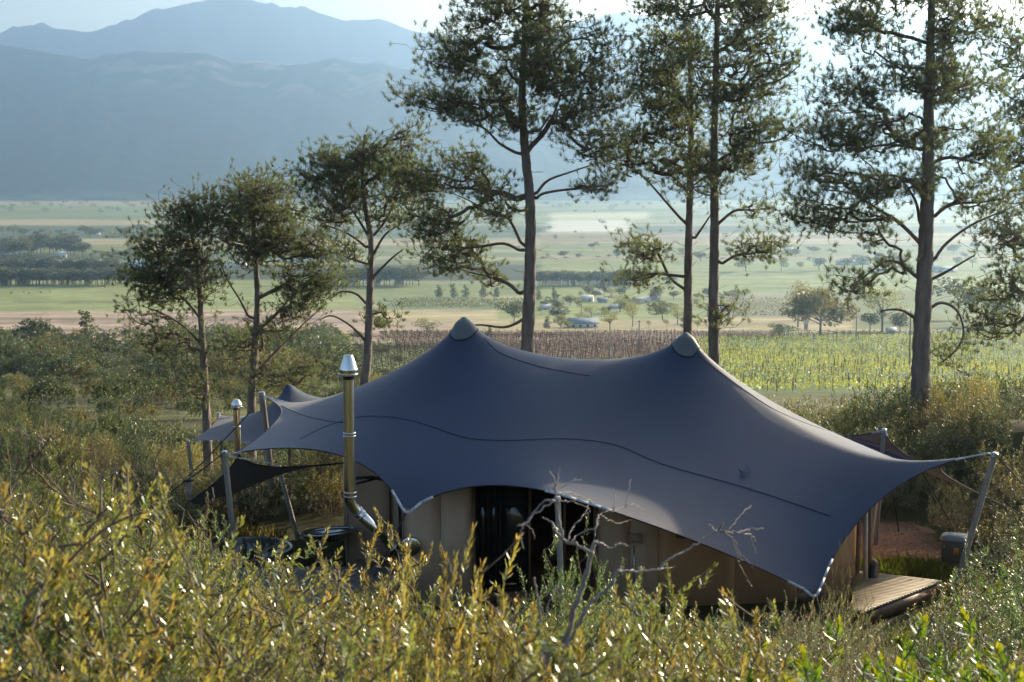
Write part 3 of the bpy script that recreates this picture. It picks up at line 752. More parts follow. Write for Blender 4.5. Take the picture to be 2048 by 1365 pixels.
# utility cabinet
ub = at(1911, 1120, 27.4); ug = float(G(ub[0], ub[1])); uc = tag(empty('utility_cabinet', (ub[0], ub[1], ug), 0), 'grey-brown utility cabinet with domed lid and orange sticker by the right pole', 'cabinet')
m_cab = material('cabinet_paint', (0.09, 0.08, 0.07), 0.45, noise=(5, .12), bump=(40, .1, .002)); m_lid = material('lid_paint', (0.17, 0.19, 0.21), 0.4, noise=(5, .1))
m_stk = material('orange_sticker', (0.75, 0.28, 0.03), 0.5)
ztop = at(1911, 1078, 27.4)[2]; ang = math.radians(-24); Rz = np.array([[math.cos(ang), -math.sin(ang), 0], [math.sin(ang), math.cos(ang), 0], [0, 0, 1]])
o = MB().box((ub[0], ub[1], (ztop + ug + .28) / 2), (.50, .42, ztop - ug - .28), ang).build('body', m_cab, uc)
b_ = o.modifiers.new('edge', 'BEVEL'); b_.width = .012; b_.segments = 2
o = MB().box((ub[0], ub[1], ug + .12), (.48, .40, .30), ang).build('plinth', m_cab, uc)
V = []; n = 9
for r, z in ((1.0, 0), (1.0, .035), (.93, .06), (.7, .085), (.35, .10), (0.01, .105)):
    for k in range(32):
        a = k / 32 * 2 * math.pi; cc, ss = math.cos(a), math.sin(a); q = (abs(cc) ** 6 + abs(ss) ** 6) ** (-1 / 6) if r > .5 else (abs(cc) ** 4 + abs(ss) ** 4) ** (-1 / 4)
        V.append(np.array([ub[0], ub[1], ztop + z]) + Rz @ np.array([cc * q * r * .29, ss * q * r * .245, 0]))
MB().add(V, [[i * 32 + k, i * 32 + (k + 1) % 32, (i + 1) * 32 + (k + 1) % 32, (i + 1) * 32 + k] for i in range(5) for k in range(32)]).build('lid', m_lid, uc, True)
def face_pt(u, z, off=.0): return np.array([ub[0], ub[1], 0]) + Rz @ np.array([u, -.21 - off, 0]) + [0, 0, z]
st = MB().box(face_pt(.03, ztop - .2, .004), (.085, .006, .125), ang).build('sticker', m_stk, uc)
for dz, w in ((.035, .045), (.015, .03), (-.01, .05), (-.035, .04)):
    MB().box(face_pt(.03, ztop - .2 + dz, .009), (w, .003, .010), ang).build('sticker_print', m_black, st)
MB().box(face_pt(0, ztop - .42, .002), (.48, .006, .008), ang).build('door_gap', m_black, uc)
MB().tube([face_pt(-.2, ztop - .1, .012), face_pt(-.2, ztop - .16, .012)], .008, 6).build('latch', m_gal, uc)

# boulders round the gravel pad
m_rock = material('ochre_rock', (0.27, 0.155, 0.095), 0.85, noise=(2.2, .3), bump=(5, .7, .05), rand=.12)
def rock_mesh(name, seed, rx, ry, rz):
    r = np.random.default_rng(seed); V = []; nu, nv = 26, 14; ph = r.random(8) * 6.3
    for j in range(nv + 1):
        t = math.pi * j / nv
        for i in range(nu):
            a = 2 * math.pi * i / nu
            d = np.array([math.sin(t) * math.cos(a), math.sin(t) * math.sin(a), math.cos(t)])
            k = 1 + .12 * math.sin(3 * d[0] + ph[0]) + .10 * math.sin(4 * d[1] + ph[1] + d[2] * 2) + .06 * math.sin(7 * d[2] + ph[2] + 5 * d[0]) + .04 * math.sin(11 * d[1] + ph[3])
            k = min(k, 1.06 + .03 * math.sin(ph[4] + a * 2)); V.append(d * k * [rx, ry, rz])
    F4 = [[j * nu + i, (j + 1) * nu + i, (j + 1) * nu + (i + 1) % nu, j * nu + (i + 1) % nu] for j in range(nv) for i in range(nu)]
    return mesh_np(name, V, np.array(F4), m_rock, True)
rocks = [(1765, 1078, 31.3, .26, .16, 'small squat ochre boulder nearest the cabin corner post'), (1803, 1080, 31.2, .22, .13, 'small pale ochre boulder second from the cabin corner'),
         (1848, 1073, 31.0, .48, .20, 'long low ochre boulder beside the gravel pad'), (1908, 1058, 31.3, .52, .34, 'biggest rounded ochre boulder behind the utility cabinet'),
         (1925, 1028, 34.0, .46, .42, 'tall rounded boulder among bushes above the gravel pad'), (1975, 1045, 33.5, .34, .34, 'brown boulder just left of the slanting right tent pole'),
         (2020, 1070, 31.0, .32, .2, 'low brown boulder right of the slanting tent pole'), (1862, 1008, 36.5, .42, .36, 'grey-brown boulder half hidden in scrub behind the gravel')]
for k, (px, py, d, w, h, lab) in enumerate(rocks):
    p = at(px, py, d); g = gz(p)
    tag(link('boulder', rock_mesh('boulder', k + 5, w, w * .7, h), None, (p[0], p[1], min(p[2], g + h * .6)), (0, 0, k)), lab, 'boulder', 'boulders round the gravel pad')
# gravel chips
r = np.random.default_rng(11); n = 4200
gx = r.uniform(6.4, 9.2, n); gy = r.uniform(27.6, 31.6, n); s = r.uniform(.012, .035, n); V = []; gzv = G(gx, gy)
base = np.array([[1, 0, 0], [-.5, .87, 0], [-.5, -.87, 0], [0, 0, .8]])
a = r.uniform(0, 6.28, n); ca, sa = np.cos(a), np.sin(a)
B3 = base[None] * s[:, None, None] * np.stack([np.ones(n), r.uniform(.6, 1, n), r.uniform(.6, 1.2, n)], 1)[:, None, :]
V = np.stack([B3[..., 0] * ca[:, None] - B3[..., 1] * sa[:, None] + gx[:, None], B3[..., 0] * sa[:, None] + B3[..., 1] * ca[:, None] + gy[:, None], B3[..., 2] + gzv[:, None]], -1).reshape(-1, 3)
t3 = np.array([[0, 1, 3], [1, 2, 3], [2, 0, 3]]); f3 = (t3[None] + (np.arange(n) * 4)[:, None, None]).reshape(-1, 3)
m_grav = material('red_gravel', (0.30, 0.19, 0.12), 0.9, second=((0.12, 0.08, 0.06), 9, .45, .6), noise=(25, .3))
tag(link('gravel', mesh_np('gravel', V, f3, m_grav, False)), 'reddish brown gravel pad', None, None, 'stuff')
# ------------------------------------------------------------------ plants
m_bark = material('pine_bark', (0.17, 0.135, 0.115), 0.9, noise=(6, .45), stretch=(1, 1, .25), bump=(16, .9, .03))
m_branch = material('pine_branch', (0.15, 0.105, 0.085), 0.9, noise=(8, .3), bump=(20, .5, .01))
m_cone = material('pine_cone', (0.06, 0.04, 0.03), 0.8)
m_needle = material('pine_needles', (0.105, 0.135, 0.09), 0.38, tint=True, translucent=.42, tcol=(1.9, 1.9, .9), spec=.45)
m_leafA = material('leathery_leaf', (0.19, 0.18, 0.085), 0.29, tint=True, rand=.22, translucent=.42, tcol=(1.75, 1.6, .8), spec=.8)
m_leafB = material('fine_grey_leaf', (0.16, 0.18, 0.09), 0.36, tint=True, rand=.2, translucent=.4, tcol=(1.75, 1.6, .8), spec=.65)
m_leafC = material('broad_leaf', (0.10, 0.17, 0.03), 0.32, tint=True, translucent=.45, tcol=(1.9, 1.8, .5), spec=.6)
m_leafD = material('scrub_leaf', (0.15, 0.145, 0.07), 0.5, tint=True, rand=.3, translucent=.3, tcol=(1.9, 1.8, .8), spec=.45)
m_stem = material('shrub_stem', (0.12, 0.085, 0.065), 0.85, noise=(20, .3))
m_dead = material('dead_wood', (0.19, 0.165, 0.155), 0.7, noise=(14, .45), stretch=(1, 1, .3), bump=(40, .7, .006))

def segs_mesh(A, B, RA, RB, n, name, mat):
    """many tapered prisms from A to B, one mesh"""
    A = np.asarray(A); B = np.asarray(B); RA = np.asarray(RA)[:, None, None]; RB = np.asarray(RB)[:, None, None]
    t = B - A; t = t / (np.linalg.norm(t, axis=1)[:, None] + 1e-9)
    up = np.where(np.abs(t[:, 2:3]) < .9, [[0, 0, 1.]], [[1., 0, 0]]); u = np.cross(t, up); u /= np.linalg.norm(u, axis=1)[:, None] + 1e-9; v = np.cross(t, u)
    an = np.arange(n) / n * 2 * math.pi; ring = np.cos(an)[None, :, None] * u[:, None] + np.sin(an)[None, :, None] * v[:, None]
    V = np.concatenate([A[:, None] + ring * RA, B[:, None] + ring * RB], 1)
    j = np.arange(n); f = np.stack([j, (j + 1) % n, n + (j + 1) % n, n + j], 1)
    Fa = f[None] + (np.arange(len(A)) * 2 * n)[:, None, None]
    return V.reshape(-1, 3), Fa.reshape(-1, 4)

def needles(P, Dr, r, per=15, length=.14, width=.012, spread=(.35, 1.25), seed=0):
    """thin needle triangles fanned around each twig tip"""
    n = len(P); Dr = Dr / (np.linalg.norm(Dr, axis=1)[:, None] + 1e-9)
    up = np.where(np.abs(Dr[:, 2:3]) < .9, [[0, 0, 1.]], [[1., 0, 0]]); u = np.cross(Dr, up); u /= np.linalg.norm(u, axis=1)[:, None]; v = np.cross(Dr, u)
    ph = r.uniform(0, 6.283, (n, per)); th = r.uniform(*spread, (n, per)); L = length * r.uniform(.6, 1.15, (n, per))
    d = np.cos(th)[..., None] * Dr[:, None] + np.sin(th)[..., None] * (np.cos(ph)[..., None] * u[:, None] + np.sin(ph)[..., None] * v[:, None])
    b = P[:, None] - Dr[:, None] * r.uniform(0, .10, (n, per))[..., None]
    w = r.normal(size=(n, per, 3)); w -= d * (w * d).sum(-1, keepdims=True); w /= np.linalg.norm(w, axis=-1, keepdims=True)
    w *= width / 2
    V = np.stack([b - w, b + w, b + d * L[..., None]], 2).reshape(-1, 3)
    f = np.arange(n * per * 3).reshape(-1, 3)
    return V, f

class Skel:
    def __init__(s): s.p = []; s.par = []; s.limb = []
    def add(s, p, par, limb): s.p.append(np.asarray(p, float)); s.par.append(par); s.limb.append(limb); return len(s.p) - 1

def radii(par, tipr, expo, base=None):
    n = len(par); w = np.zeros(n); kids = np.zeros(n, int)
    for i in range(n):
        if par[i] >= 0: kids[par[i]] += 1
    for i in range(n - 1, -1, -1):
        if kids[i] == 0: w[i] = 1
        if par[i] >= 0: w[par[i]] += w[i]
    return tipr * w ** expo

NPER = 28
def pine(trunk_px, d, blobs, r0, label, seed, limbs=(), snags=6, R=None, sparse=1.0, tuft=.155, dens=1.9):
    r = np.random.default_rng(seed)
    W = [at(x, y, d) for x, y in trunk_px]
    b = W[0].copy(); base = np.array([b[0], d, float(G(b[0], d))]); base[0] += (W[0][0] - W[1][0]) * .3
    if base[2] < W[0][2] - .05: W = [base + [0, 0, -.2]] + W
    W = np.array(W); top = W[-1]
    # smooth, slightly wandering trunk
    t = np.linspace(0, len(W) - 1, 34); i = np.minimum(t.astype(int), len(W) - 2); f = (t - i)[:, None]; g = lambda q: W[np.clip(q, 0, len(W) - 1)]
    T = .5 * ((2 * g(i)) + (-g(i - 1) + g(i + 1)) * f + (2 * g(i - 1) - 5 * g(i) + 4 * g(i + 1) - g(i + 2)) * f ** 2 + (-g(i - 1) + 3 * g(i) - 3 * g(i + 1) + g(i + 2)) * f ** 3)
    T[:, 1] += np.cumsum(r.normal(0, .02, 34))
    H = T[-1, 2] - T[0, 2]; hh = (T[:, 2] - T[0, 2]) / H
    tr = r0 * (1 - hh * .86) ** .85 + .012; tr[0] *= 1.25
    root = tag(empty('pine_tree', (base[0], base[1], base[2])), label, 'tree', 'pine trees in a row behind the tents')
    # bark plates: fine radial noise on a dense tube
    n = 18; tt = np.linspace(0, 33, 150); ii_ = np.minimum(tt.astype(int), 32); ff = (tt - ii_)[:, None]
    TT = T[ii_] * (1 - ff) + T[ii_ + 1] * ff; RR = tr[ii_] * (1 - ff[:, 0]) + tr[ii_ + 1] * ff[:, 0]
    mb = MB().tube(TT, RR, n); V = mb.v[0]; m = 150 * n
    c = np.repeat(TT, n, 0); dd = V[:m] - c; k = 1 + .10 * (r.random(m)[:, None] - .5) + .06 * np.sin(np.arange(m)[:, None] * 1.7)
    V[:m] = c + dd * k
    mb.build('trunk', m_bark, root, True)
    sk = Skel(); forced = {}
    for k in range(34): sk.add(T[k], k - 1, -1)
    nl = 0
    def catm(P, m):
        P = np.asarray(P, float); t = np.linspace(0, len(P) - 1, m); i = np.minimum(t.astype(int), len(P) - 2); f = (t - i)[:, None]; g = lambda q: P[np.clip(q, 0, len(P) - 1)]
        return .5 * ((2 * g(i)) + (-g(i - 1) + g(i + 1)) * f + (2 * g(i - 1) - 5 * g(i) + 4 * g(i + 1) - g(i + 2)) * f ** 2 + (-g(i - 1) + 3 * g(i) - 3 * g(i + 1) + g(i + 2)) * f ** 3)
    for L in limbs:
        dep = r.uniform(-.9, .9); L = list(L); bare = False
        q = [at(x, y, d + dep * (k / (len(L) - 1))) for k, (x, y) in enumerate(L)]
        q = catm(q, max(6, 3 * len(q))); nn = np.argmin(np.linalg.norm(T - q[0], axis=1)); par = nn
        for k_, p in enumerate(q[1:]): par = sk.add(p, par, nl); forced[par] = .048 * (1 - .8 * k_ / len(q))
        nl += 1
    # clump centres filling the crown
    cl = []
    xs = [bb[0] for bb in blobs]
    for cx, cy, rx, ry, nn in blobs:
        for k in range(int(round(nn * dens))):
            a = r.uniform(0, 6.283); q = math.sqrt(r.random()); x = cx + rx * q * math.cos(a); y = cy + ry * q * math.sin(a)
            tx = np.interp(-y, [-p[1] for p in trunk_px], [p[0] for p in trunk_px])
            cr = (R or 150) * .8; off = min(1, abs(x - tx) / cr); dep = r.uniform(-1, 1) * math.sqrt(max(.06, 1 - off * off)) * cr / F * d
            cl.append(at(x, y, d + dep))
    cl = np.array(cl)
    tx = np.interp(cl[:, 2], T[:, 2], T[:, 0]); ty = np.interp(cl[:, 2], T[:, 2], T[:, 1]); rad = np.hypot(cl[:, 0] - tx, cl[:, 1] - ty)
    for ci in np.argsort(rad):
        p = cl[ci]; Pn = np.array(sk.p); lim = np.array(sk.limb)
        hd = np.hypot(Pn[:, 0] - p[0], Pn[:, 1] - p[1])
        tgt = p[2] - np.where(lim < 0, .42 * hd, .25 * hd)
        cost = np.sqrt(hd ** 2 + (Pn[:, 2] - tgt) ** 2 * 1.6) + np.where(lim < 0, 0, .25) + np.where(lim < 0, np.maximum(0, Pn[:, 2] - p[2]) * 2, 0)
        nrad = np.hypot(Pn[:, 0] - tx[ci], Pn[:, 1] - ty[ci]); cost += np.maximum(0, nrad - rad[ci] * .8) * 2.0
        j = int(np.argmin(cost)); a = Pn[j]; lb = sk.limb[j]
        if lb < 0: lb = nl; nl += 1
        L = np.linalg.norm(p - a); m = max(3, int(L / .28)); sag = r.uniform(.02, .13) * L; side = r.normal(0, .03, 3) * L; par = j
        for k in range(1, m + 1):
            s = k / m; q = a + (p - a) * s; q = q + side * math.sin(s * 3.14) - np.array([0, 0, sag * math.sin(s * 3.14)]) + (r.normal(0, .010, 3) if k < m else 0)
            par = sk.add(q, par, lb)
        # twigs of the clump
        nt_ = int(r.uniform(22, 38) * sparse); cr = r.uniform(.38, .62) * d / 42
        ld = p - a; ld = ld / (np.linalg.norm(ld) + 1e-9) + np.array([0, 0, .35]); ld /= np.linalg.norm(ld)
        u = r.normal(size=(nt_, 3)) * [.5, .5, .34]; q = p + u * cr + ld * (r.uniform(-1.1, .9, (nt_, 1)) * cr)
        loc = [par, sk.par[par]] + ([sk.par[sk.par[par]]] if sk.par[par] >= 34 else [])
        for z in q[np.argsort(np.linalg.norm(q - p, axis=1))]:
            LP = np.array([sk.p[l] for l in loc]); dz = z - LP; dist = np.linalg.norm(dz, axis=1) + .5 * np.maximum(0, LP[:, 2] - z[2]); jj = loc[int(np.argmin(dist))]
            a2 = sk.p[jj]; md = (a2 + z) / 2 - [0, 0, .05 * np.linalg.norm(z - a2)] + r.normal(0, .012, 3)
            k1 = sk.add(md, jj, lb); k2 = sk.add(z, k1, lb); loc += [k1, k2]
    # bare snags low on the stem
    h0 = min(c[2] for c in cl)
    for k in range(snags):
        z = r.uniform(T[3, 2], (h0 + T[-1, 2]) / 2); tx_, ty_ = np.interp(z, T[:, 2], T[:, 0]), np.interp(z, T[:, 2], T[:, 1]); a = r.uniform(0, 6.283); L = r.uniform(.25, 1.1)
        par = int(np.argmin(np.abs(T[:, 2] - z))); o = np.array([tx_, ty_, z]); dr = np.array([math.cos(a), math.sin(a) * .6, r.uniform(-.1, .7)]); sk.limb
        par0 = par
        for s in np.linspace(.2, 1, 5): par0 = sk.add(o + dr * L * s + r.normal(0, .02, 3), par0, nl)
        if r.random() < .5: sk.add(o + dr * L * .9 + r.normal(0, .14, 3), par0 - 2, nl)
        nl += 1
    Pn = np.array(sk.p); par = np.array(sk.par); lim = np.array(sk.limb); rd = radii(list(par), .0052 * d / 42, .43); rd = np.minimum(rd, .09)
    for k_, v_ in forced.items(): rd[k_] = max(rd[k_], v_)
    kids = np.bincount(par[par >= 0], minlength=len(par))
    for l in range(nl):
        sel = np.where(lim == l)[0]
        if not len(sel): continue
        RA = np.where(par[sel] < 34, rd[sel] * 1.15, rd[par[sel]]); RA = np.minimum(RA, rd[sel] * 1.6)
        big = rd[sel] > .018; fa = []; Vs = []; off = 0
        for msk, nn in ((big, 7), (~big, 3)):
            if msk.any():
                V, f4 = segs_mesh(Pn[par[sel[msk]]], Pn[sel[msk]], RA[msk], rd[sel[msk]], nn, '', None); Vs.append(V); fa.append(f4 + off); off += len(V)
        link('branch', mesh_np('branch', np.concatenate(Vs), np.concatenate(fa), m_branch, True), root)
    tip = np.where((kids == 0) & (lim >= 0))[0]; hasf = tip[tip < len(Pn)]
    # snags carry no needles: those are the limbs numbered last
    hasf = hasf[lim[hasf] < nl - snags]
    fol = hasf; P = Pn[fol]; Dr = P - Pn[par[fol]]; Dr = Dr / (np.linalg.norm(Dr, axis=1)[:, None] + 1e-9) + np.array([0, 0, 1.1])
    # second tufts halfway along the twig
    g2 = r.random(len(P)) < .5; P2 = Pn[par[fol]][g2] * .55 + P[g2] * .45; P = np.concatenate([P, P2]); Dr = np.concatenate([Dr, Dr[g2]])
    V, f4 = needles(P, Dr, r, NPER, tuft, .0105 * d / 42, (.1, 1.25))
    tn = .75 + .5 * r.random(len(P)); tn = np.repeat(tn, NPER * 3); cc = np.stack([tn * 1.02, tn, tn * .9], 1)
    yl = np.repeat(r.random(len(P)) < .06, NPER * 3); cc[yl] = cc[yl] * [1.3, 1.05, .7]
    tag(link('foliage', mesh_np('foliage', V, f4, m_needle, False, cols=cc), root), kind='stuff')
    # cones along the twigs
    inner = np.where((lim >= 0) & (lim < nl - snags) & (kids > 0) & (rd < .02))[0]; pick = r.choice(inner, min(len(inner), int(90 * sparse)), replace=False); mb = MB()
    for k in pick:
        mb.lathe([(.001, -.045), (.026, -.02), (.03, 0), (.018, .035), (.001, .05)], 6, Pn[k] + r.normal(0, .02, 3) - [0, 0, .03])
    tag(mb.build('pine_cones', m_cone, root), kind='stuff')
    return root

pine([(413, 845), (405, 700), (400, 600), (393, 520), (378, 440), (368, 400)], 50,
     [(378, 425, 58, 38, 15), (355, 500, 62, 50, 16), (288, 500, 26, 26, 4), (275, 548, 36, 20, 6), (400, 560, 40, 55, 8), (300, 610, 50, 38, 8), (330, 680, 60, 26, 6), (380, 775, 50, 26, 4), (350, 560, 50, 30, 6)],
     .17, 'smallest pine tree, leftmost in the row', 1, limbs=[[(402, 640), (370, 600), (330, 570), (280, 545)], [(403, 690), (370, 655), (330, 630), (285, 612)]], R=90, snags=5, dens=2.0)
pine([(503, 835), (505, 760), (510, 700), (515, 600), (511, 520), (508, 440), (515, 352)], 50,
     [(515, 388, 40, 40, 11), (460, 425, 38, 48, 10), (565, 425, 38, 50, 12), (510, 480, 75, 50, 18), (600, 505, 50, 50, 11), (600, 590, 58, 44, 11), (645, 560, 24, 36, 4), (545, 640, 50, 28, 5), (590, 745, 66, 36, 8), (480, 690, 56, 20, 5), (660, 500, 14, 20, 2)],
     .175, 'bushy pine tree with wide crown, second from the left in the row', 2,
     limbs=[[(505, 668), (535, 645), (560, 620), (590, 585), (640, 540)], [(508, 750), (550, 705), (600, 655), (650, 610)], [(500, 640), (480, 600), (455, 560), (440, 520)]], R=110, snags=7, dens=2.0)
pine([(728, 795), (735, 720), (738, 640), (741, 560), (742, 480), (728, 400), (725, 330), (730, 270)], 47,
     [(732, 295, 34, 32, 6), (650, 335, 40, 32, 8), (690, 375, 50, 50, 12), (612, 365, 18, 20, 3), (800, 300, 30, 50, 7), (820, 370, 30, 40, 6), (770, 360, 40, 50, 8), (650, 420, 50, 26, 6), (780, 430, 30, 30, 3), (690, 500, 60, 22, 3), (765, 640, 14, 34, 2)],
     .185, 'slender pine tree with forked crown right behind the steel flue', 3,
     limbs=[[(742, 478), (775, 435), (800, 370), (810, 310)], [(741, 480), (712, 432), (680, 385), (648, 345)], [(736, 612), (712, 588), (680, 584), (660, 600)], [(735, 688), (705, 655), (665, 632), (640, 640)],
            [(741, 560), (780, 520), (805, 500)], [(738, 500), (700, 470), (650, 450)], [(741, 520), (770, 470), (800, 450)]], R=100, snags=10, dens=2.0)
pine([(1055, 712), (1058, 600), (1061, 500), (1060, 400), (1050, 300), (1044, 200), (1048, 100), (1052, 0), (1052, -70)], 42,
     [(1020, 30, 105, 60, 26), (920, 105, 60, 45, 14), (1140, 100, 90, 60, 20), (1050, 150, 110, 45, 18), (865, 190, 52, 32, 9), (960, 215, 70, 35, 11), (1185, 190, 62, 55, 15), (1100, 240, 80, 30, 7), (1200, 280, 50, 35, 7),
      (850, 355, 56, 26, 9), (920, 325, 44, 30, 6), (985, 380, 44, 22, 5), (855, 435, 46, 42, 10), (895, 505, 60, 36, 11), (990, 425, 40, 24, 4), (965, 545, 40, 14, 2), (1200, 368, 44, 16, 3), (1050, -40, 90, 30, 8)],
     .235, 'tall spreading pine tree standing behind the left peak of the big tent', 4,
     limbs=[[(1042, 592), (1020, 570), (985, 555), (940, 545), (905, 532)], [(1045, 495), (1025, 450), (1008, 432), (975, 428), (945, 405), (900, 385)], [(1040, 402), (1000, 385), (940, 378), (880, 376)], [(1045, 640), (1010, 655), (960, 650), (930, 655)],
            [(1072, 400), (1085, 388), (1130, 380), (1180, 376), (1230, 366)], [(1070, 392), (1095, 362), (1140, 345), (1200, 325)], [(1055, 300), (1090, 262), (1115, 210), (1130, 160)], [(1040, 310), (1000, 288), (965, 255), (900, 232)],
            [(1045, 505), (1010, 488), (970, 492), (920, 500)], [(1042, 705), (1010, 692), (990, 690)]], R=190, snags=18)
pine([(1375, 680), (1377, 500), (1380, 380), (1382, 240), (1378, 120), (1375, 60)], 46,
     [(1335, 90, 60, 40, 13), (1310, 175, 58, 44, 13), (1350, 235, 60, 40, 11), (1270, 280, 52, 30, 8), (1330, 325, 60, 28, 7), (1240, 330, 30, 20, 3), (1275, 495, 30, 18, 5), (1270, 555, 22, 14, 3), (1400, 320, 30, 30, 4), (1310, 120, 40, 40, 6)],
     .19, 'reddish-trunked pine tree, left one of the close pair behind the right tent peak', 5,
     limbs=[[(1368, 445), (1330, 402), (1290, 357), (1255, 332)], [(1368, 578), (1340, 555), (1315, 505), (1290, 478)], [(1340, 550), (1300, 548), (1270, 556)], [(1388, 480), (1405, 455), (1425, 425)], [(1372, 380), (1340, 350), (1300, 340)]], R=120, snags=16)
pine([(1428, 740), (1428, 600), (1430, 450), (1430, 300), (1433, 150), (1436, 0), (1436, -130)], 44,
     [(1440, -40, 120, 60, 18), (1440, 30, 130, 40, 14), (1335, 15, 50, 30, 6), (1530, 55, 66, 36, 10), (1440, 110, 100, 40, 12), (1560, 130, 40, 26, 5), (1500, 190, 80, 36, 12), (1545, 250, 50, 24, 5), (1490, 270, 70, 30, 8), (1400, 200, 60, 40, 7),
      (1480, 325, 60, 30, 6), (1400, 380, 50, 24, 3), (1530, 410, 40, 14, 2), (1510, 490, 46, 22, 5), (1455, 625, 20, 14, 2), (1410, 350, 30, 30, 3)],
     .20, 'tallest straight pine tree, right one of the close pair, foot at the right tent ridge', 6,
     limbs=[[(1440, 445), (1470, 422), (1510, 420), (1550, 415)], [(1438, 532), (1470, 512), (1500, 508), (1540, 500)], [(1436, 640), (1448, 618), (1462, 612)], [(1436, 200), (1490, 180), (1560, 160), (1600, 130)], [(1436, 320), (1500, 290), (1560, 280), (1605, 245)]], R=140, snags=16)
pine([(1840, 818), (1842, 700), (1848, 560), (1852, 400), (1853, 250), (1855, 100), (1860, -90)], 38,
     [(1850, -40, 200, 50, 26), (1720, 50, 80, 45, 14), (1950, 50, 80, 50, 14), (1820, 130, 110, 40, 16), (1700, 190, 80, 38, 12), (1920, 180, 90, 40, 13), (1665, 270, 76, 30, 10), (1780, 270, 100, 36, 12), (1930, 280, 80, 40, 10),
      (1630, 345, 60, 26, 7), (1730, 370, 80, 30, 8), (1640, 420, 80, 34, 10), (1740, 450, 60, 20, 4), (1960, 380, 70, 40, 8), (1700, 565, 52, 18, 4), (1830, 350, 50, 36, 5), (1780, 520, 30, 16, 2), (1900, 700, 40, 16, 2)],
     .265, 'thick-trunked pine tree with broad crown at the right', 7,
     limbs=[[(1835, 482), (1800, 447), (1755, 418), (1705, 388), (1645, 380)], [(1868, 522), (1890, 490), (1940, 452), (2000, 425), (2060, 402)], [(1833, 555), (1800, 527), (1770, 524), (1740, 545), (1705, 572)],
            [(1862, 616), (1880, 606), (1903, 612), (1920, 632), (1927, 668), (1912, 700), (1880, 728)], [(1840, 452), (1832, 405), (1812, 372), (1795, 350)], [(1862, 560), (1900, 540), (1950, 510)], [(1862, 440), (1900, 410), (1960, 405), (2020, 395)],
            [(1860, 330), (1900, 315), (1970, 330)], [(1845, 300), (1780, 290), (1700, 300)], [(1835, 640), (1800, 620), (1760, 622)], [(1845, 372), (1790, 352), (1720, 352)]], R=210, snags=16)
pine([(2130, 800), (2125, 600), (2120, 300), (2118, 40), (2115, -60)], 46,
     [(2030, 110, 50, 50, 9), (2060, 210, 70, 46, 12), (2020, 310, 70, 44, 11), (2070, 400, 80, 40, 11), (1990, 470, 60, 34, 8), (2040, 550, 76, 44, 11), (1960, 600, 46, 24, 4), (2160, 250, 90, 200, 22), (1960, 655, 44, 26, 4), (2020, 640, 40, 20, 3), (2130, 560, 60, 60, 6), (2120, 0, 80, 60, 8)],
     .25, 'dark pine crown reaching in from the right edge', 8, R=170, snags=4)
# ------------------------------------------------------------------ shrubs
def leaf_mesh(P, Dr, r, per, length, width, run, incl=(.45, 1.1), tip_bias=.4):
    """leaves set round the last stretch of every twig; each is a folded blade"""
    n = len(P); Dr = Dr / (np.linalg.norm(Dr, axis=1)[:, None] + 1e-9)
    up = np.where(np.abs(Dr[:, 2:3]) < .9, [[0, 0, 1.]], [[1., 0, 0]]); u = np.cross(Dr, up); u /= np.linalg.norm(u, axis=1)[:, None]; v = np.cross(Dr, u)
    k = np.arange(per)[None]; ph = k * 2.4 + r.uniform(0, 6.283, (n, 1)) + r.normal(0, .3, (n, per)); s = (1 - (k + r.random((n, per))) / per)
    th = incl[0] + (incl[1] - incl[0]) * s + r.normal(0, .12, (n, per)); th = np.where(r.random((n, per)) < tip_bias * .4, th * .4, th)
    L = length * r.uniform(.6, 1.15, (n, per)) * (1 - .25 * (1 - s))
    o = np.cos(ph)[..., None] * u[:, None] + np.sin(ph)[..., None] * v[:, None]
    d = np.cos(th)[..., None] * Dr[:, None] + np.sin(th)[..., None] * o; d /= np.linalg.norm(d, axis=-1, keepdims=True)
    b = P[:, None] - Dr[:, None] * (s * run)[..., None]
    w = np.cross(d, o); w /= np.linalg.norm(w, axis=-1, keepdims=True) + 1e-9; nr = np.cross(w, d)
    w2 = w * (width / 2) * r.uniform(.8, 1.2, (n, per, 1)); m = b + d * (L * .55)[..., None]; cup = nr * width * .18
    tip = b + d * L[..., None] + nr * (L * .06)[..., None]
    V = np.stack([b, m - w2 + cup, tip, m + w2 + cup], 2).reshape(-1, 3); q = np.arange(n * per)[:, None, None] * 4
    f = (np.array([[[0, 1, 2], [0, 2, 3]]]) + q).reshape(-1, 3)
    return V, f, s.reshape(-1)

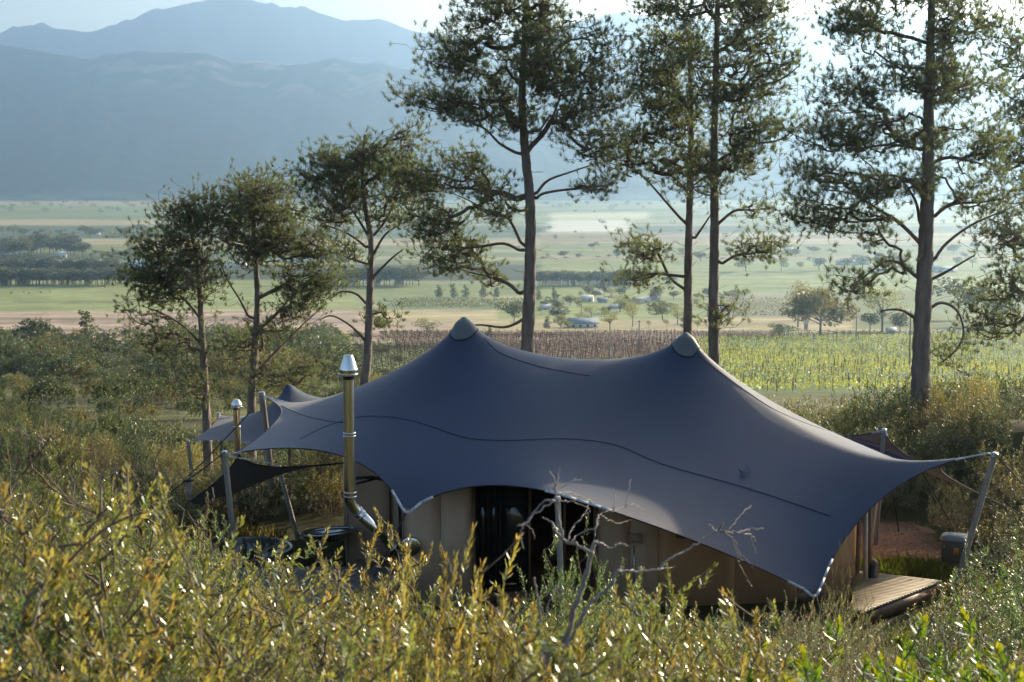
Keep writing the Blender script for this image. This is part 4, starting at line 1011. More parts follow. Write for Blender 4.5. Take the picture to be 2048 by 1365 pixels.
def shrub_proto(seed, h, rad, ntips, per, length, width, run, mat, stemr=.004, leafy=1.0, upright=.9, shape='dome', lean=.0, cols=None, incl=(.45, 1.1), nst=7, inner=.45):
    r = np.random.default_rng(seed); sk = Skel(); roots = []
    for k in range(nst):
        a = 6.283 * k / nst + r.uniform(-.3, .3); q = .06 * r.random(); b = np.array([q * math.cos(a), q * math.sin(a), -.15]); par = sk.add(b, -1, k)
        dr = np.array([math.cos(a) * .45, math.sin(a) * .45, 1.0]) * h * .10
        for s in range(4): par = sk.add(sk.p[par] + dr + r.normal(0, .02, 3), par, k)
    tg = []
    while len(tg) < ntips:
        a = r.uniform(0, 6.283); q = math.sqrt(r.random()); zz = r.uniform(.25, 1)
        top = math.sqrt(max(0, 1 - q * q * .8)) if shape == 'dome' else (1 - .25 * q)
        z = h * top * (1 - (1 - zz) * (inner if r.random() < .8 else 1)) * (.80 + .4 * r.random() ** 2)
        lump = .8 + .35 * math.sin(a * 3 + seed) * math.sin(q * 5 + seed * 2)
        tg.append((q * rad * math.cos(a) * lump, q * rad * math.sin(a) * lump, z))
    tg = np.array(tg); base = np.array([0, 0, -.1]); order = np.argsort(np.linalg.norm(tg * [1, 1, .7], axis=1))
    P = np.zeros((ntips * 4 + 80, 3)); n = len(sk.p); P[:n] = sk.p
    tips = []
    for k in order:
        t = tg[k]; hd = np.hypot(P[:n, 0] - t[0], P[:n, 1] - t[1]); dz = t[2] - P[:n, 2]
        cost = np.sqrt(hd ** 2 + dz ** 2) + np.maximum(0, .8 * hd - dz) * 1.2
        j = int(np.argmin(cost)); a = P[j]; m = 2 if np.linalg.norm(t - a) < .25 else 3; par = j; lf = t - a
        for s in range(1, m + 1):
            f = s / m; q = a + lf * f; bow = math.sin(f * 3.14) * np.linalg.norm(lf) * .10; q = q + np.array([lf[0], lf[1], 0]) * bow + (r.normal(0, .008, 3) if s < m else 0)
            par = sk.add(q, par, 0); P[n] = q; n += 1
        tips.append(par)
    par = np.array(sk.par); Pn = np.array(sk.p); rd = np.minimum(radii(list(par), stemr * .55, .42), .03)
    e = np.where(par >= 0)[0]; V, f4 = segs_mesh(Pn[par[e]], Pn[e], np.minimum(rd[par[e]], rd[e] * 1.5), rd[e], 4, '', None)
    stems = mesh_np('stems', V, f4, m_stem, True)
    tips = np.array(tips); tips = tips[r.random(len(tips)) < leafy]
    D_ = Pn[tips] - Pn[par[tips]]; D_ /= np.linalg.norm(D_, axis=1)[:, None] + 1e-9; D_ = D_ + np.array([0, 0, upright])
    V, f3, s = leaf_mesh(Pn[tips], D_, r, per, length, width, run, incl)
    tb = np.repeat(.72 + .5 * r.random(len(tips)), per) * r.uniform(.85, 1.15, len(s)); c = np.stack([tb, tb, tb], 1)
    if cols is not None: c = c * cols(s, np.repeat(r.random(len(tips)), per), r)
    c4 = np.repeat(c, 4, 0)
    if cols is not None and getattr(cols, 'tips', None) is not None:
        c4 = c4.reshape(-1, 4, 3); c4[:, 2] *= cols.tips; c4 = c4.reshape(-1, 3)
    return stems, mesh_np('leaves', V, f3, mat, False, cols=c4), h, rad

def colA(s, tr, r):
    y = np.clip(1.25 - s, 0, 1)[:, None]; c = np.array([.75, .95, .8]) * (1 - y) + np.array([1.15, 1.08, .8]) * y
    dead = (r.random(len(s)) < .03)[:, None]; return np.where(dead, np.array([1.35, .9, .7]), c) * np.where((tr < .2)[:, None], np.array([1.12, .98, .85]), 1.0)
def colB(s, tr, r): return np.where((tr < .15)[:, None], np.array([1.5, 1.05, .8]), np.array([1.0, 1.0, 1.0])) * np.ones((len(s), 1))
def colC(s, tr, r): return np.where(((tr < .55) & (s < .45))[:, None], np.array([1.3, 1.0, .75]), np.array([.85, 1.0, .9]))
colC.tips = np.array([1.35, .9, .75])
def colG(s, tr, r): return np.array([.72, 1.02, .75]) * np.ones((len(s), 1))
def colD1(s, tr, r): return np.where((s < .5)[:, None], np.array([1.35, 1.2, .8]), np.array([1, 1, 1.0]))
def colD2(s, tr, r): return np.array([.62, .82, .95]) * np.ones((len(s), 1))
def colD3(s, tr, r): return np.array([.50, .68, .55]) * np.ones((len(s), 1))
def colE(s, tr, r): return np.array([1.15, 1.0, .75]) * np.ones((len(s), 1))
PROT = {}
AC = [lambda s, t, r: colA(s, t, r), lambda s, t, r: colA(s, t, r) * np.array([.72, .92, .85]), lambda s, t, r: colA(s, t, r) * np.array([.95, 1.0, 1.25])]
for k in range(3): PROT['A%d' % k] = shrub_proto(20 + k, 1.6, .95, 400, 20, .051, .0130, .14, m_leafA, .0055, .95, .7, cols=AC[k], nst=6, inner=.3, incl=(.3, .85))
PROT['A3'] = shrub_proto(29, 1.6, .5, 150, 26, .066, .013, .2, m_leafA, .006, 1, 1.4, 'flat', cols=colA, nst=4, incl=(.3, .85))
for k in range(2): PROT['B%d' % k] = shrub_proto(30 + k, 1.6, .72, 420, 20, .032, .0075, .15, m_leafB, .004, .97, .8, cols=colB, inner=.3)
PROT['G0'] = shrub_proto(34, 1.6, .75, 430, 20, .036, .009, .14, m_leafB, .004, .97, .8, cols=colG, inner=.3)
for k in range(2): PROT['C%d' % k] = shrub_proto(36 + k, 1.2, .75, 120, 14, .085, .028, .12, m_leafC, .007, 1, .9, cols=colC, incl=(.3, .9))
for k in range(2): PROT['E%d' % k] = shrub_proto(40 + k, 1.9, .85, 330, 9, .034, .009, .20, m_leafB, .0055, .75, 1.0, cols=colE, nst=10, inner=.7)
PROT['D0'] = shrub_proto(50, 1.5, .9, 420, 9, .075, .022, .16, m_leafD, .007, 1, .6, cols=colD1)
PROT['D1'] = shrub_proto(51, 1.5, .9, 420, 9, .070, .020, .16, m_leafD, .007, 1, .6, cols=colD2)
PROT['D2'] = shrub_proto(52, 1.5, .9, 420, 9, .075, .024, .16, m_leafD, .007, 1, .6, cols=colD3)
PROT['D3'] = shrub_proto(53, 1.6, .7, 300, 10, .070, .018, .2, m_leafD, .006, 1, 1.2, 'flat', cols=colD1)
for k, cf in enumerate((lambda s, t, r: colD1(s, t, r) * .8, lambda s, t, r: colD2(s, t, r) * .85, lambda s, t, r: colD3(s, t, r) * .8)): PROT['F%d' % k] = shrub_proto(60 + k, 1.5, 1.05, 420, 8, .085, .045, .12, m_leafD, .01, 1, .3, cols=cf, inner=.22)

KIND = {'A': 'olive yellow leathery leaved bush', 'B': 'fine leaved grey green bush', 'G': 'fresh green small leaved bush', 'C': 'broad leaved green bush with orange red shoot tips',
        'E': 'thin twiggy bush with sparse small leaves', 'D': 'rounded fynbos bush', 'F': 'low dark rounded bush'}
nsh = 0; USED = set()
BNAME = {'A': 'leathery_bush', 'B': 'fine_leaved_bush', 'G': 'green_bush', 'C': 'broad_leaved_bush', 'E': 'twiggy_bush', 'D': 'fynbos_bush', 'F': 'low_bush'}
def put_shrub(kind, x, y, height, label, group, wide=1.0, sink=0.0, rz=None, name=None):
    global nsh
    st, lv, h, rad = PROT[kind]; s = height / h; z = float(G(x, y)) - sink
    o = _link(name or BNAME[kind[0]], lv, None, (x, y, z)); o.rotation_euler = (random.uniform(-.08, .08), random.uniform(-.08, .08), random.uniform(0, 6.283) if rz is None else rz)
    w = s ** .75 * wide if s < 1 else s ** .9 * wide; o.scale = (w, w, s)
    c = _link('stems', st, o); tag(o, label, 'bush', group); nsh += 1
    return o
def shrub_at(kind, px, py_top, d, label, wide=1.0, group=None):
    p = at(px, py_top, d); g = float(G(p[0], p[1])); return put_shrub(kind, p[0], p[1], (p[2] - g) * .93, label, group, wide)

# bushes that stand out, each by itself
for k_, px, py, d, w, lab in [
    ('A0', 60, 950, 6.3, 1.1, 'nearest big blurred olive yellow bush at the lower left corner'), ('A1', 300, 965, 6.8, .9, 'olive yellow bush with sprigs rising beside the low left tent tongue'),
    ('A3', 945, 1040, 6.8, .7, 'tall thin leafy sprig standing in front of the tan wall'), ('A3', 860, 1085, 6.2, .6, 'short broad leafy sprig just right of the flue elbow'),
    ('A2', 620, 1075, 10.5, 1.0, 'yellow green bush in front of the curved grey deck'), ('A0', 745, 1045, 11.5, .8, 'bush with sprays hiding the flue bend'),
    ('A3', 1035, 1045, 7.0, .9, 'leafy yellow sprig before the dark cabin opening'), ('G0', 1190, 1060, 14.5, 1.0, 'fresh green small leaved bush rising behind the dead branch'),
    ('G0', 1140, 1150, 13.0, 1.0, 'green small leaved bush low beside the middle tent pole'), ('A1', 1340, 1150, 7.5, 1.0, 'olive bush with upright sprigs below the orange-brown wall'),
    ('A3', 1455, 1165, 7.3, 1.1, 'dense upright olive sprig under the hanging dead twigs'), ('A3', 1290, 1145, 7.2, .8, 'olive sprig between the two dead branches'),
    ('E0', 1685, 1050, 21.5, .45, 'slender sparse sapling in front of the right cabin wall'), ('B0', 1560, 1180, 16.0, .9, 'grey green fine bush below the low right tent corner'),
    ('B1', 1720, 1180, 17.5, .9, 'grey green fine bush before the tan deck'), ('C0', 1620, 1245, 11.5, 1.0, 'broad leaved bush with red tips at the lower right'),
    ('C1', 1830, 1250, 13.0, 1.0, 'dark green broad leaved bush with orange tips under the deck corner'), ('C0', 1990, 1265, 12.0, .9, 'broad leaved bush with orange tips at the right edge'),
    ('G0', 400, 1040, 15.0, 1.1, 'green rounded bush between the low tent tongue and the left pole'), ('G0', 320, 1070, 13.0, 1.0, 'green leafy bush left of the leaning tent pole'),
    ('G0', 2030, 1060, 17.0, 1.2, 'green bush at the right edge behind the slanting pole foot'), ('C1', 1230, 1290, 9.5, .7, 'small bright green broad leaved plant under the dead trunk'),
    ('A1', 600, 1090, 12.5, 1.5, 'broad yellow green bush screening the round tub'), ('A2', 500, 1140, 11.0, 1.4, 'olive bush in front of the curved deck edge'), ('A0', 690, 1110, 9.5, 1.3, 'wide golden green bush under the flue bend'),
    ('A2', 170, 975, 7.4, 1.3, 'broad golden olive bush at the lower left'), ('E0', 120, 800, 14.5, 1.2, 'tall twiggy bush highest on the left slope'), ('E1', 250, 850, 15.5, 1.2, 'tall twiggy bush right of the highest left one'),
    ('B1', 1800, 1225, 17.0, 1.0, 'grey green bush in front of the pointed deck corner'), ('B0', 1655, 1165, 18.5, .9, 'grey green bush between the low tent corner and the sapling'),
    ('E1', 1960, 1150, 18.0, .6, 'dark twiggy bush before the utility cabinet')]:
    shrub_at(k_, px, py, d, lab, w)

def env(tab, x): return np.interp(x, [t[0] for t in tab], [t[1] for t in tab])
ENV_NEAR = [(-200, 930), (0, 950), (200, 985), (330, 1010), (420, 1150), (560, 1110), (760, 1120), (830, 1170), (960, 1180), (1100, 1190), (1250, 1210), (1500, 1215), (1600, 1270), (1880, 1280), (2048, 1230), (2300, 1200)]
ENV_MID = [(-300, 770), (0, 785), (250, 850), (330, 960), (400, 1060), (440, 1130), (560, 1190), (760, 1180), (1100, 1180), (1250, 1180), (1500, 1200), (1650, 1225), (1740, 1260), (1800, 1265), (1900, 1215), (1960, 1170), (2048, 1110), (2300, 1050)]
def scatter(n, ylo, yhi, xpad, kinds, hlo, hhi, envt, group, labels, wide=(.9, 1.25), mind=.55, clear=None, seed=1, power=1.0):
    r = random.Random(seed); placed = []; c = 0; tries = 0
    while c < n and tries < n * 40:
        tries += 1
        y = ylo + (yhi - ylo) * r.random() ** power; hw = (1024 + xpad) / F * y; x = r.uniform(-hw, hw)
        if clear and clear(x, y): continue
        if any((x - a) ** 2 + (y - b) ** 2 < (mind * (1 + y / 60)) ** 2 for a, b in placed[-400:]): continue
        g = float(G(x, y)); px = 1024 + F * x / y
        lim = 99
        if envt is not None: lim = at(px, env(envt, px), y)[2] - g
        h = r.uniform(hlo, hhi)
        if h > lim: h = lim * r.uniform(.66, 1.03)
        if h < .35: continue
        kd = kinds(px, x, y, r) if callable(kinds) else r.choice(kinds)
        lab = ('low ' if h < 1.25 else 'tall ' if h > 1.75 else '') + labels(px, x, y, kd)
        if lab in USED: continue
        USED.add(lab)
        o = put_shrub(kd, x, y, h * .95, lab, group(kd) if callable(group) else group, r.uniform(*wide)); o.rotation_euler.z = r.uniform(0, 6.283)
        placed.append((x, y)); c += 1
    return c
LMK = [(60, 'by the left picture edge'), (200, 'below the hazy left plain'), (330, 'left of the low tent tongue'), (440, 'by the leaning left tent pole'), (560, 'below the round steel tub'), (680, 'below the curved grey deck'),
       (800, 'below the flue elbow'), (940, 'below the tan wall'), (1070, 'below the dark cabin opening'), (1200, 'round the dead stump'), (1320, 'below the fresh green bush'), (1450, 'below the long dead branch'),
       (1560, 'below the orange brown wall'), (1680, 'below the low right tent corner'), (1800, 'below the tan deck'), (1920, 'below the utility cabinet'), (9999, 'by the right picture edge')]
LMB = [(60, 'at the far left edge'), (150, 'at the far left of the slope'), (300, 'on the slope left of the distant flue'), (460, 'behind the left guy ropes'), (640, 'seen under the left tent wing'), (900, 'behind the steel flue'), (1400, 'behind the big tent'),
       (1600, 'behind the right tent ridge'), (1740, 'beside the pipe corner of the cabin'), (1830, 'behind the gravel pad'), (1920, 'above the boulders'), (9999, 'beyond the slanting right pole')]
ADJ = {'0': '', '1': 'dense ', '2': 'loose ', '3': 'tall '}
DADJ = {'0': 'olive ', '1': 'grey ', '2': 'dark green ', '3': 'bright upright '}
def lmk(px, T): return next(t for x, t in T if px < x)
def kn(px, x, y, r):
    if px < 420: return r.choice(['A0', 'A1', 'A2', 'A1', 'G0', 'E0'])
    if px < 1500: return r.choice(['A0', 'A1', 'A2', 'A1', 'E1', 'B0', 'B1', 'G0'])
    return r.choice(['B0', 'B1', 'C0', 'A2', 'B1', 'C1'])
def km(px, x, y, r):
    if px < 420: return r.choice(['E0', 'E1', 'B0', 'E0', 'A1', 'B1'])
    if px < 1500: return r.choice(['A1', 'B0', 'G0', 'A2'])
    return r.choice(['B0', 'B1', 'E1', 'G0', 'C1'])
SHORT = {'A': 'olive yellow leathery bush', 'B': 'fine grey green bush', 'G': 'fresh green bush', 'C': 'orange tipped broad leaved bush', 'E': 'thin twiggy bush', 'D': 'rounded fynbos bush'}
grp = lambda kd: {'A': 'olive yellow bushes of the foreground thicket', 'B': 'grey green fine leaved bushes of the thicket', 'G': 'green small leaved bushes of the thicket', 'C': 'broad leaved bushes with orange tips',
                  'E': 'twiggy bushes of the left slope', 'D': 'fynbos bushes around the tents', 'F': 'dark rounded bushes on the far slope'}[kd[0]]
def lab1(px, x, y, kd): return ADJ[kd[1]] + SHORT[kd[0]] + (' in the front row' if y < 7.5 else ' in the second row' if y < 10 else ' in the third row') + ' ' + lmk(px, LMK)
def lab2(px, x, y, kd): return ADJ[kd[1]] + SHORT[kd[0]] + (' behind the front thicket' if y < 15 else ' in the dip' if y < 18 else ' at the tent side') + ' ' + lmk(px, LMK)
scatter(54, 4.6, 12.5, 60, kn, .9, 2.1, ENV_NEAR, grp, lab1, mind=.72, seed=3)
scatter(92, 12, 21.5, 60, km, 1.2, 2.6, ENV_MID, grp, lab2, mind=.62, seed=4, wide=(1.0, 1.4), clear=lambda x, y: (y > 20.5 and -5.8 < x < 6.8))
scatter(46, 12, 21, 60, ['E0', 'E1', 'E0', 'B0', 'B1', 'A1'], 1.9, 3.0, ENV_MID, grp, lab2, mind=.5, seed=24, wide=(.9, 1.2), clear=lambda x, y: x > -2.6)
# around and behind the tents
def clr(x, y):
    if -5.2 < x < 7.2 and 22 < y < 35: return True
    if -6.4 < x < -4 and 22 < y < 29.5: return True
    if 6.0 < x < 9.3 and 23.0 < y < 31.9: return True
    if -12 < x < -2.5 and 38.0 < y < 50: return True
    return False
def kb(px, x, y, r):
    if px < 700: return r.choice(['D0', 'D3', 'E0', 'E1', 'D0', 'D1'])
    return r.choice(['D0', 'D1', 'D3', 'D0', 'D2', 'D3'])
ENV_B = [(-300, 810), (230, 860), (320, 935), (470, 960), (700, 930), (1500, 900), (1700, 850), (1780, 800), (2048, 760), (2300, 740)]
def lab3(px, x, y, kd): return (DADJ[kd[1]] if kd[0] == 'D' else ADJ[kd[1]]) + SHORT[kd[0]] + ' ' + lmk(px, LMB) + ('' if y < 26 else ', farther back' if y < 31 else ', farthest back')
scatter(112, 21.5, 36.5, 60, kb, 1.0, 1.8, ENV_B, grp, lab3, clear=lambda x, y: clr(x, y) or (x > -6.5 and x < 6.5), mind=.6, seed=5, wide=(1.0, 1.45))
scatter(13, 34.6, 38.5, 0, ['D0', 'D1', 'D2', 'D3'], 1.7, 2.5, None, grp, lab3, clear=lambda x, y: not (-4.9 < x < -2.6), mind=.5, seed=15)
scatter(10, 34.6, 38.0, 0, ['D0', 'D1', 'D3'], .9, 1.3, ENV_B, grp, lab3, clear=lambda x, y: not (-8.2 < x < -4.9), mind=.5, seed=17)

scatter(40, 22, 37, 60, ['D0', 'D1', 'D3', 'E1'], 1.0, 1.9, ENV_B, grp, lab3, clear=lambda x, y: clr(x, y) or x > -6.0, mind=.5, seed=25, wide=(1.0, 1.4))
scatter(16, 31.2, 34.6, 0, ['D0', 'D1', 'D2', 'D3'], 1.0, 1.6, None, grp, lambda px, x, y, kd: lab3(px, x, y, kd) + ' by cabin', clear=lambda x, y: not (-7.4 < x < -4.0), mind=.45, seed=26)
# farther scrub: one mass each
def scrub_mass(n, ylo, yhi, xpad, kinds, hlo, hhi, envt, label, clear, mind, seed, power=1.0, wide=(.9, 1.25)):
    r = random.Random(seed); VV = []; FF = []; CC = []; off = 0; placed = []; c = 0; tries = 0
    kl = sorted(set(kinds)); PTS = []; SC = []; RZ = []; KI = []
    while c < n and tries < n * 40:
        tries += 1; y = ylo + (yhi - ylo) * r.random() ** power; hw = (1024 + xpad) / F * y; x = r.uniform(-hw, hw)
        if clear and clear(x, y): continue
        if any((x - a) ** 2 + (y - b) ** 2 < (mind * (1 + y / 60)) ** 2 for a, b in placed[-400:]): continue
        g = float(G(x, y)); lim = at(1024 + F * x / y, env(envt, 1024 + F * x / y), y)[2] - g if envt is not None else 99
        h = r.uniform(hlo, hhi) * (.6 + .8 * float(vnoise(x / 14., y / 14.))); h = h if h < lim else lim * r.uniform(.82, 1)
        if h < .4: continue
        k = r.choice(kinds); s = h / PROT[k][2]; w = s * r.uniform(*wide)
        PTS.append([x, y, g - .05 * h]); SC.append([w, w, s]); RZ.append([0, 0, r.uniform(0, 6.283)]); KI.append(kl.index(k)); placed.append((x, y)); c += 1
    me = D.meshes.new('scrub'); me.from_pydata(PTS, [], [])
    at_ = me.attributes.new('sc', 'FLOAT_VECTOR', 'POINT'); at_.data.foreach_set('vector', np.array(SC, np.float32).ravel())
    at_ = me.attributes.new('rz', 'FLOAT_VECTOR', 'POINT'); at_.data.foreach_set('vector', np.array(RZ, np.float32).ravel())
    at_ = me.attributes.new('ki', 'INT', 'POINT'); at_.data.foreach_set('value', np.array(KI, np.int32))
    o = _link('scrub', me); md = o.modifiers.new('bushes', 'NODES'); ng = D.node_groups.new('bushes', 'GeometryNodeTree')
    ng.interface.new_socket('Geometry', in_out='INPUT', socket_type='NodeSocketGeometry'); ng.interface.new_socket('Geometry', in_out='OUTPUT', socket_type='NodeSocketGeometry')
    gi = ng.nodes.new('NodeGroupInput'); go = ng.nodes.new('NodeGroupOutput'); jn = ng.nodes.new('GeometryNodeJoinGeometry')
    def attr(nm, ty):
        q = ng.nodes.new('GeometryNodeInputNamedAttribute'); q.data_type = ty; q.inputs['Name'].default_value = nm; return q.outputs['Attribute']
    for i, k in enumerate(kl):
        ob = D.objects.new('bush_shape', PROT[k][1]); oi = ng.nodes.new('GeometryNodeObjectInfo'); oi.inputs['Object'].default_value = ob
        ip = ng.nodes.new('GeometryNodeInstanceOnPoints'); cmp = ng.nodes.new('FunctionNodeCompare'); cmp.data_type = 'INT'; cmp.operation = 'EQUAL'
        ng.links.new(attr('ki', 'INT'), cmp.inputs['A'] if cmp.inputs['A'].type == 'INT' else [q for q in cmp.inputs if q.type == 'INT'][0]); [q for q in cmp.inputs if q.type == 'INT'][1].default_value = i
        ng.links.new(gi.outputs[0], ip.inputs['Points']); ng.links.new(cmp.outputs[0], ip.inputs['Selection']); ng.links.new(oi.outputs['Geometry'], ip.inputs['Instance'])
        ng.links.new(attr('sc', 'FLOAT_VECTOR'), ip.inputs['Scale']); ng.links.new(attr('rz', 'FLOAT_VECTOR'), ip.inputs['Rotation']); ng.links.new(ip.outputs[0], jn.inputs[0])
    ng.links.new(jn.outputs[0], go.inputs[0]); md.node_group = ng
    return tag(o, label, None, None, 'stuff')
ENV_C = [(-300, 770), (0, 780), (420, 800), (700, 800), (1400, 790), (1600, 760), (1750, 745), (2300, 730)]
ENV_C2 = [(-300, 780), (0, 790), (240, 870), (330, 935), (480, 950), (560, 900), (700, 850), (1400, 800), (1600, 765), (1750, 745), (2300, 730)]
scrub_mass(70, 36.5, 47, 40, ['D0', 'D1', 'D2', 'D3'], 1.2, 2.3, ENV_C2, 'scrub right behind the tents', clr, .6, 36)
scrub_mass(80, 47, 58, 40, ['D0', 'D1', 'D2', 'D3'], 1.2, 2.3, ENV_C, 'scrub among the pine trunks', clr, .6, 6)
scrub_mass(120, 52, 80, 40, ['F0', 'F1', 'F2', 'F2'], 1.4, 2.6, ENV_C, 'scrub below the pine trunks', clr, .6, 16)
inv = lambda x, y: (y > 232 and 1024 + F * x / y > 610) or 1024 + F * x / y > 1250 or (vnoise(x / 11., y / 16.) < .33)
scrub_mass(230, 75, 262, 60, ['F0', 'F2', 'F2'], 1.3, 3.1, None, 'scrub on the hillside below the pines', inv, 1.35, 7, .7)
def clr6(x, y):
    px = 1024 + F * x / y; z = float(G(x, y)); py = to_px((x, y, z))[1]
    return px > 650 or (687 < py < 706 and 95 < px < 270) or py < 684
scrub_mass(260, 240, 540, 60, ['F0', 'F1', 'F2', 'F2'], 3.0, 7.0, None, 'scrub mounds at the edge of the left plain', clr6, 1.2, 8, 1.0, (1.2, 1.9))

# grass on the right and beside the deck
def grass(name, n, xr, yr_, hgt, col, label, seed, ok=None, lean=.35):
    r = np.random.default_rng(seed); x = r.uniform(*xr, n); y = r.uniform(*yr_, n)
    if ok is not None: k = ok(x, y); x, y = x[k], y[k]
    n = len(x); cl = vnoise(x * 2.3, y * 2.3); k = cl > .35; x, y, cl = x[k], y[k], cl[k]; n = len(x)
    z = G(x, y); h = hgt * r.uniform(.5, 1.2, n) * (.5 + cl); a = r.uniform(0, 6.283, n); dx = np.cos(a) * h * lean; dy = np.sin(a) * h * lean; w = .006 + .004 * r.random(n)
    p = np.stack([x, y, z - .02], 1); wv = np.stack([-np.sin(a), np.cos(a), 0 * a], 1) * w[:, None]
    m = p + np.stack([dx * .35, dy * .35, h * .6], 1); t = p + np.stack([dx, dy, h], 1)
    V = np.stack([p - wv, p + wv, m + wv * .8, t, m - wv * .8], 1).reshape(-1, 3)
    f = (np.array([[0, 1, 2, 3, 4]]) + np.arange(n)[:, None] * 5)
    tn = .7 + .6 * r.random(n); c = np.repeat(np.stack([tn * (.8 + .5 * r.random(n)), tn, tn * .8], 1), 5, 0)
    m_ = material(name + '_blade', col, .45, tint=True, translucent=.5, tcol=(1.6, 1.7, .6), spec=.5)
    return tag(link(name, mesh_np(name, V, f, m_, False, cols=c)), label, None, None, 'stuff')
grass('grass', 26000, (6.1, 12.5), (18.5, 27.8), .26, (0.13, 0.16, 0.055), 'long green grass right of the deck', 91, lambda x, y: ~((x < 8.0) & (y < 26.6) & (y > 23.2)))
grass('grass', 7000, (6.3, 9.6), (26.3, 28.0), .16, (0.12, 0.155, 0.05), 'bright grass strip by the gravel', 92)
grass('dry_grass', 12000, (-11, -4.8), (17, 30), .4, (0.15, 0.13, 0.075), 'dry stalks between bushes on the left', 93)

# ------------------------------------------------------------------ dead branches in front
def catr(P, m):
    P = np.asarray(P, float); t = np.linspace(0, len(P) - 1, m); i = np.minimum(t.astype(int), len(P) - 2); f = (t - i)[:, None]; g = lambda q: P[np.clip(q, 0, len(P) - 1)]
    return .5 * ((2 * g(i)) + (-g(i - 1) + g(i + 1)) * f + (2 * g(i - 1) - 5 * g(i) + 4 * g(i + 1) - g(i + 2)) * f ** 2 + (-g(i - 1) + 3 * g(i) - 3 * g(i + 1) + g(i + 2)) * f ** 3)
def dead_tree(strokes, label, seed, d0):
    r = np.random.default_rng(seed); p = at(strokes[0][0][0][0], strokes[0][0][0][1], d0); g = float(G(p[0], p[1]))
    root = tag(empty('dead_shrub', (p[0], p[1], g)), label, 'dead shrub'); first = True
    for pts, r0, r1, dd in strokes:
        n = len(pts); P = [at(x, y, d0 + dd * k / max(1, n - 1)) for k, (x, y) in enumerate(pts)]
        if first: P = [np.array([P[0][0], P[0][1], g - .1])] + P
        m = max(6, len(P) * 6); Q = catr(P, m); Q[1:-1] += r.normal(0, .0035, (m - 2, 3)); rr = np.linspace(r0, r1, m) * r.uniform(.86, 1.14, m)
        MB().tube(Q, rr, 9).build('trunk' if first else 'branch', m_dead, root, True); first = False
    return root
dead_tree([([(1085, 1365), (1130, 1285), (1150, 1215), (1172, 1150), (1186, 1095), (1192, 1083)], .017, .012, .1),
           ([(1186, 1108), (1150, 1090), (1128, 1082), (1112, 1062), (1105, 1048), (1085, 1035)], .011, .004, .3), ([(1128, 1082), (1120, 1050), (1115, 1010), (1110, 985), (1108, 960), (1097, 942)], .008, .003, .2),
           ([(1112, 985), (1116, 955), (1121, 935)], .004, .002, .1), ([(1112, 990), (1135, 985), (1165, 995), (1185, 1005)], .004, .002, .3), ([(1110, 1000), (1095, 1012), (1070, 1028), (1052, 1046), (1035, 1052)], .006, .004, -.2),
           ([(1115, 1000), (1150, 1005), (1180, 1020), (1172, 1030)], .004, .002, .2), ([(1105, 1000), (1085, 1006), (1060, 1036), (1045, 1055), (1042, 1075), (1048, 1098)], .006, .004, .2),
           ([(1040, 1050), (1055, 1052), (1065, 1065), (1070, 1078)], .004, .002, 0), ([(1135, 1085), (1142, 1060), (1160, 1040), (1172, 1022), (1180, 1000)], .005, .002, .3),
           ([(1145, 1082), (1155, 1070), (1190, 1055), (1198, 1042)], .004, .002, .2), ([(1190, 1075), (1195, 1040), (1200, 1030), (1225, 1020), (1250, 1015)], .0035, .002, .4),
           ([(1200, 1030), (1218, 1040), (1240, 1048), (1262, 1040)], .003, .0015, .3), ([(1225, 1022), (1230, 1000), (1228, 980)], .003, .0015, .1), ([(1110, 990), (1125, 975), (1150, 960), (1165, 962)], .003, .0015, .2),
           ([(1191, 1085), (1208, 1090), (1222, 1098), (1240, 1088), (1258, 1094)], .009, .003, .1), ([(1250, 1015), (1258, 975), (1262, 960)], .0025, .0015, .2), ([(1225, 1020), (1260, 1008), (1290, 1022)], .0025, .0015, .2)],
          'grey dead shrub with thick leaning stump and bare twigs before the cabin opening', 3, 7.6)
dead_tree([([(1128, 1345), (1150, 1270), (1168, 1225), (1195, 1195), (1222, 1172), (1232, 1145), (1245, 1142)], .012, .008, .2), ([(1232, 1143), (1270, 1143), (1310, 1141), (1330, 1125), (1355, 1110), (1375, 1100), (1400, 1083), (1425, 1066), (1440, 1060)], .008, .005, .5),
           ([(1315, 1140), (1335, 1136), (1350, 1133)], .005, .002, .1), ([(1430, 1064), (1418, 1048)], .004, .002, .1), ([(1436, 1062), (1446, 1046)], .005, .004, 0),
           ([(1440, 1061), (1470, 1065), (1500, 1070), (1512, 1082)], .005, .002, .2), ([(1446, 1062), (1465, 1078), (1478, 1102), (1482, 1122)], .004, .002, .1), ([(1465, 1078), (1476, 1120), (1490, 1150), (1503, 1176)], .004, .002, .2),
           ([(1478, 1110), (1495, 1122), (1505, 1136)], .003, .002, 0), ([(1500, 1070), (1508, 1095), (1512, 1106)], .003, .0015, 0), ([(1470, 1066), (1500, 1060), (1528, 1058)], .003, .0015, .2), ([(1455, 1062), (1475, 1040), (1490, 1022), (1503, 1012)], .0028, .0015, .3)],
          'thin dead shrub with long branch reaching right in front of the navy tent cloth', 4, 7.4)
dead_tree([([(1080, 1365), (1078, 1290), (1080, 1240), (1075, 1190), (1068, 1155)], .008, .006, 0), ([(1076, 1200), (1090, 1230), (1105, 1190), (1118, 1170)], .005, .003, .1)],
          'pale straight dead stick rising from the bushes left of the stump', 5, 7.0)
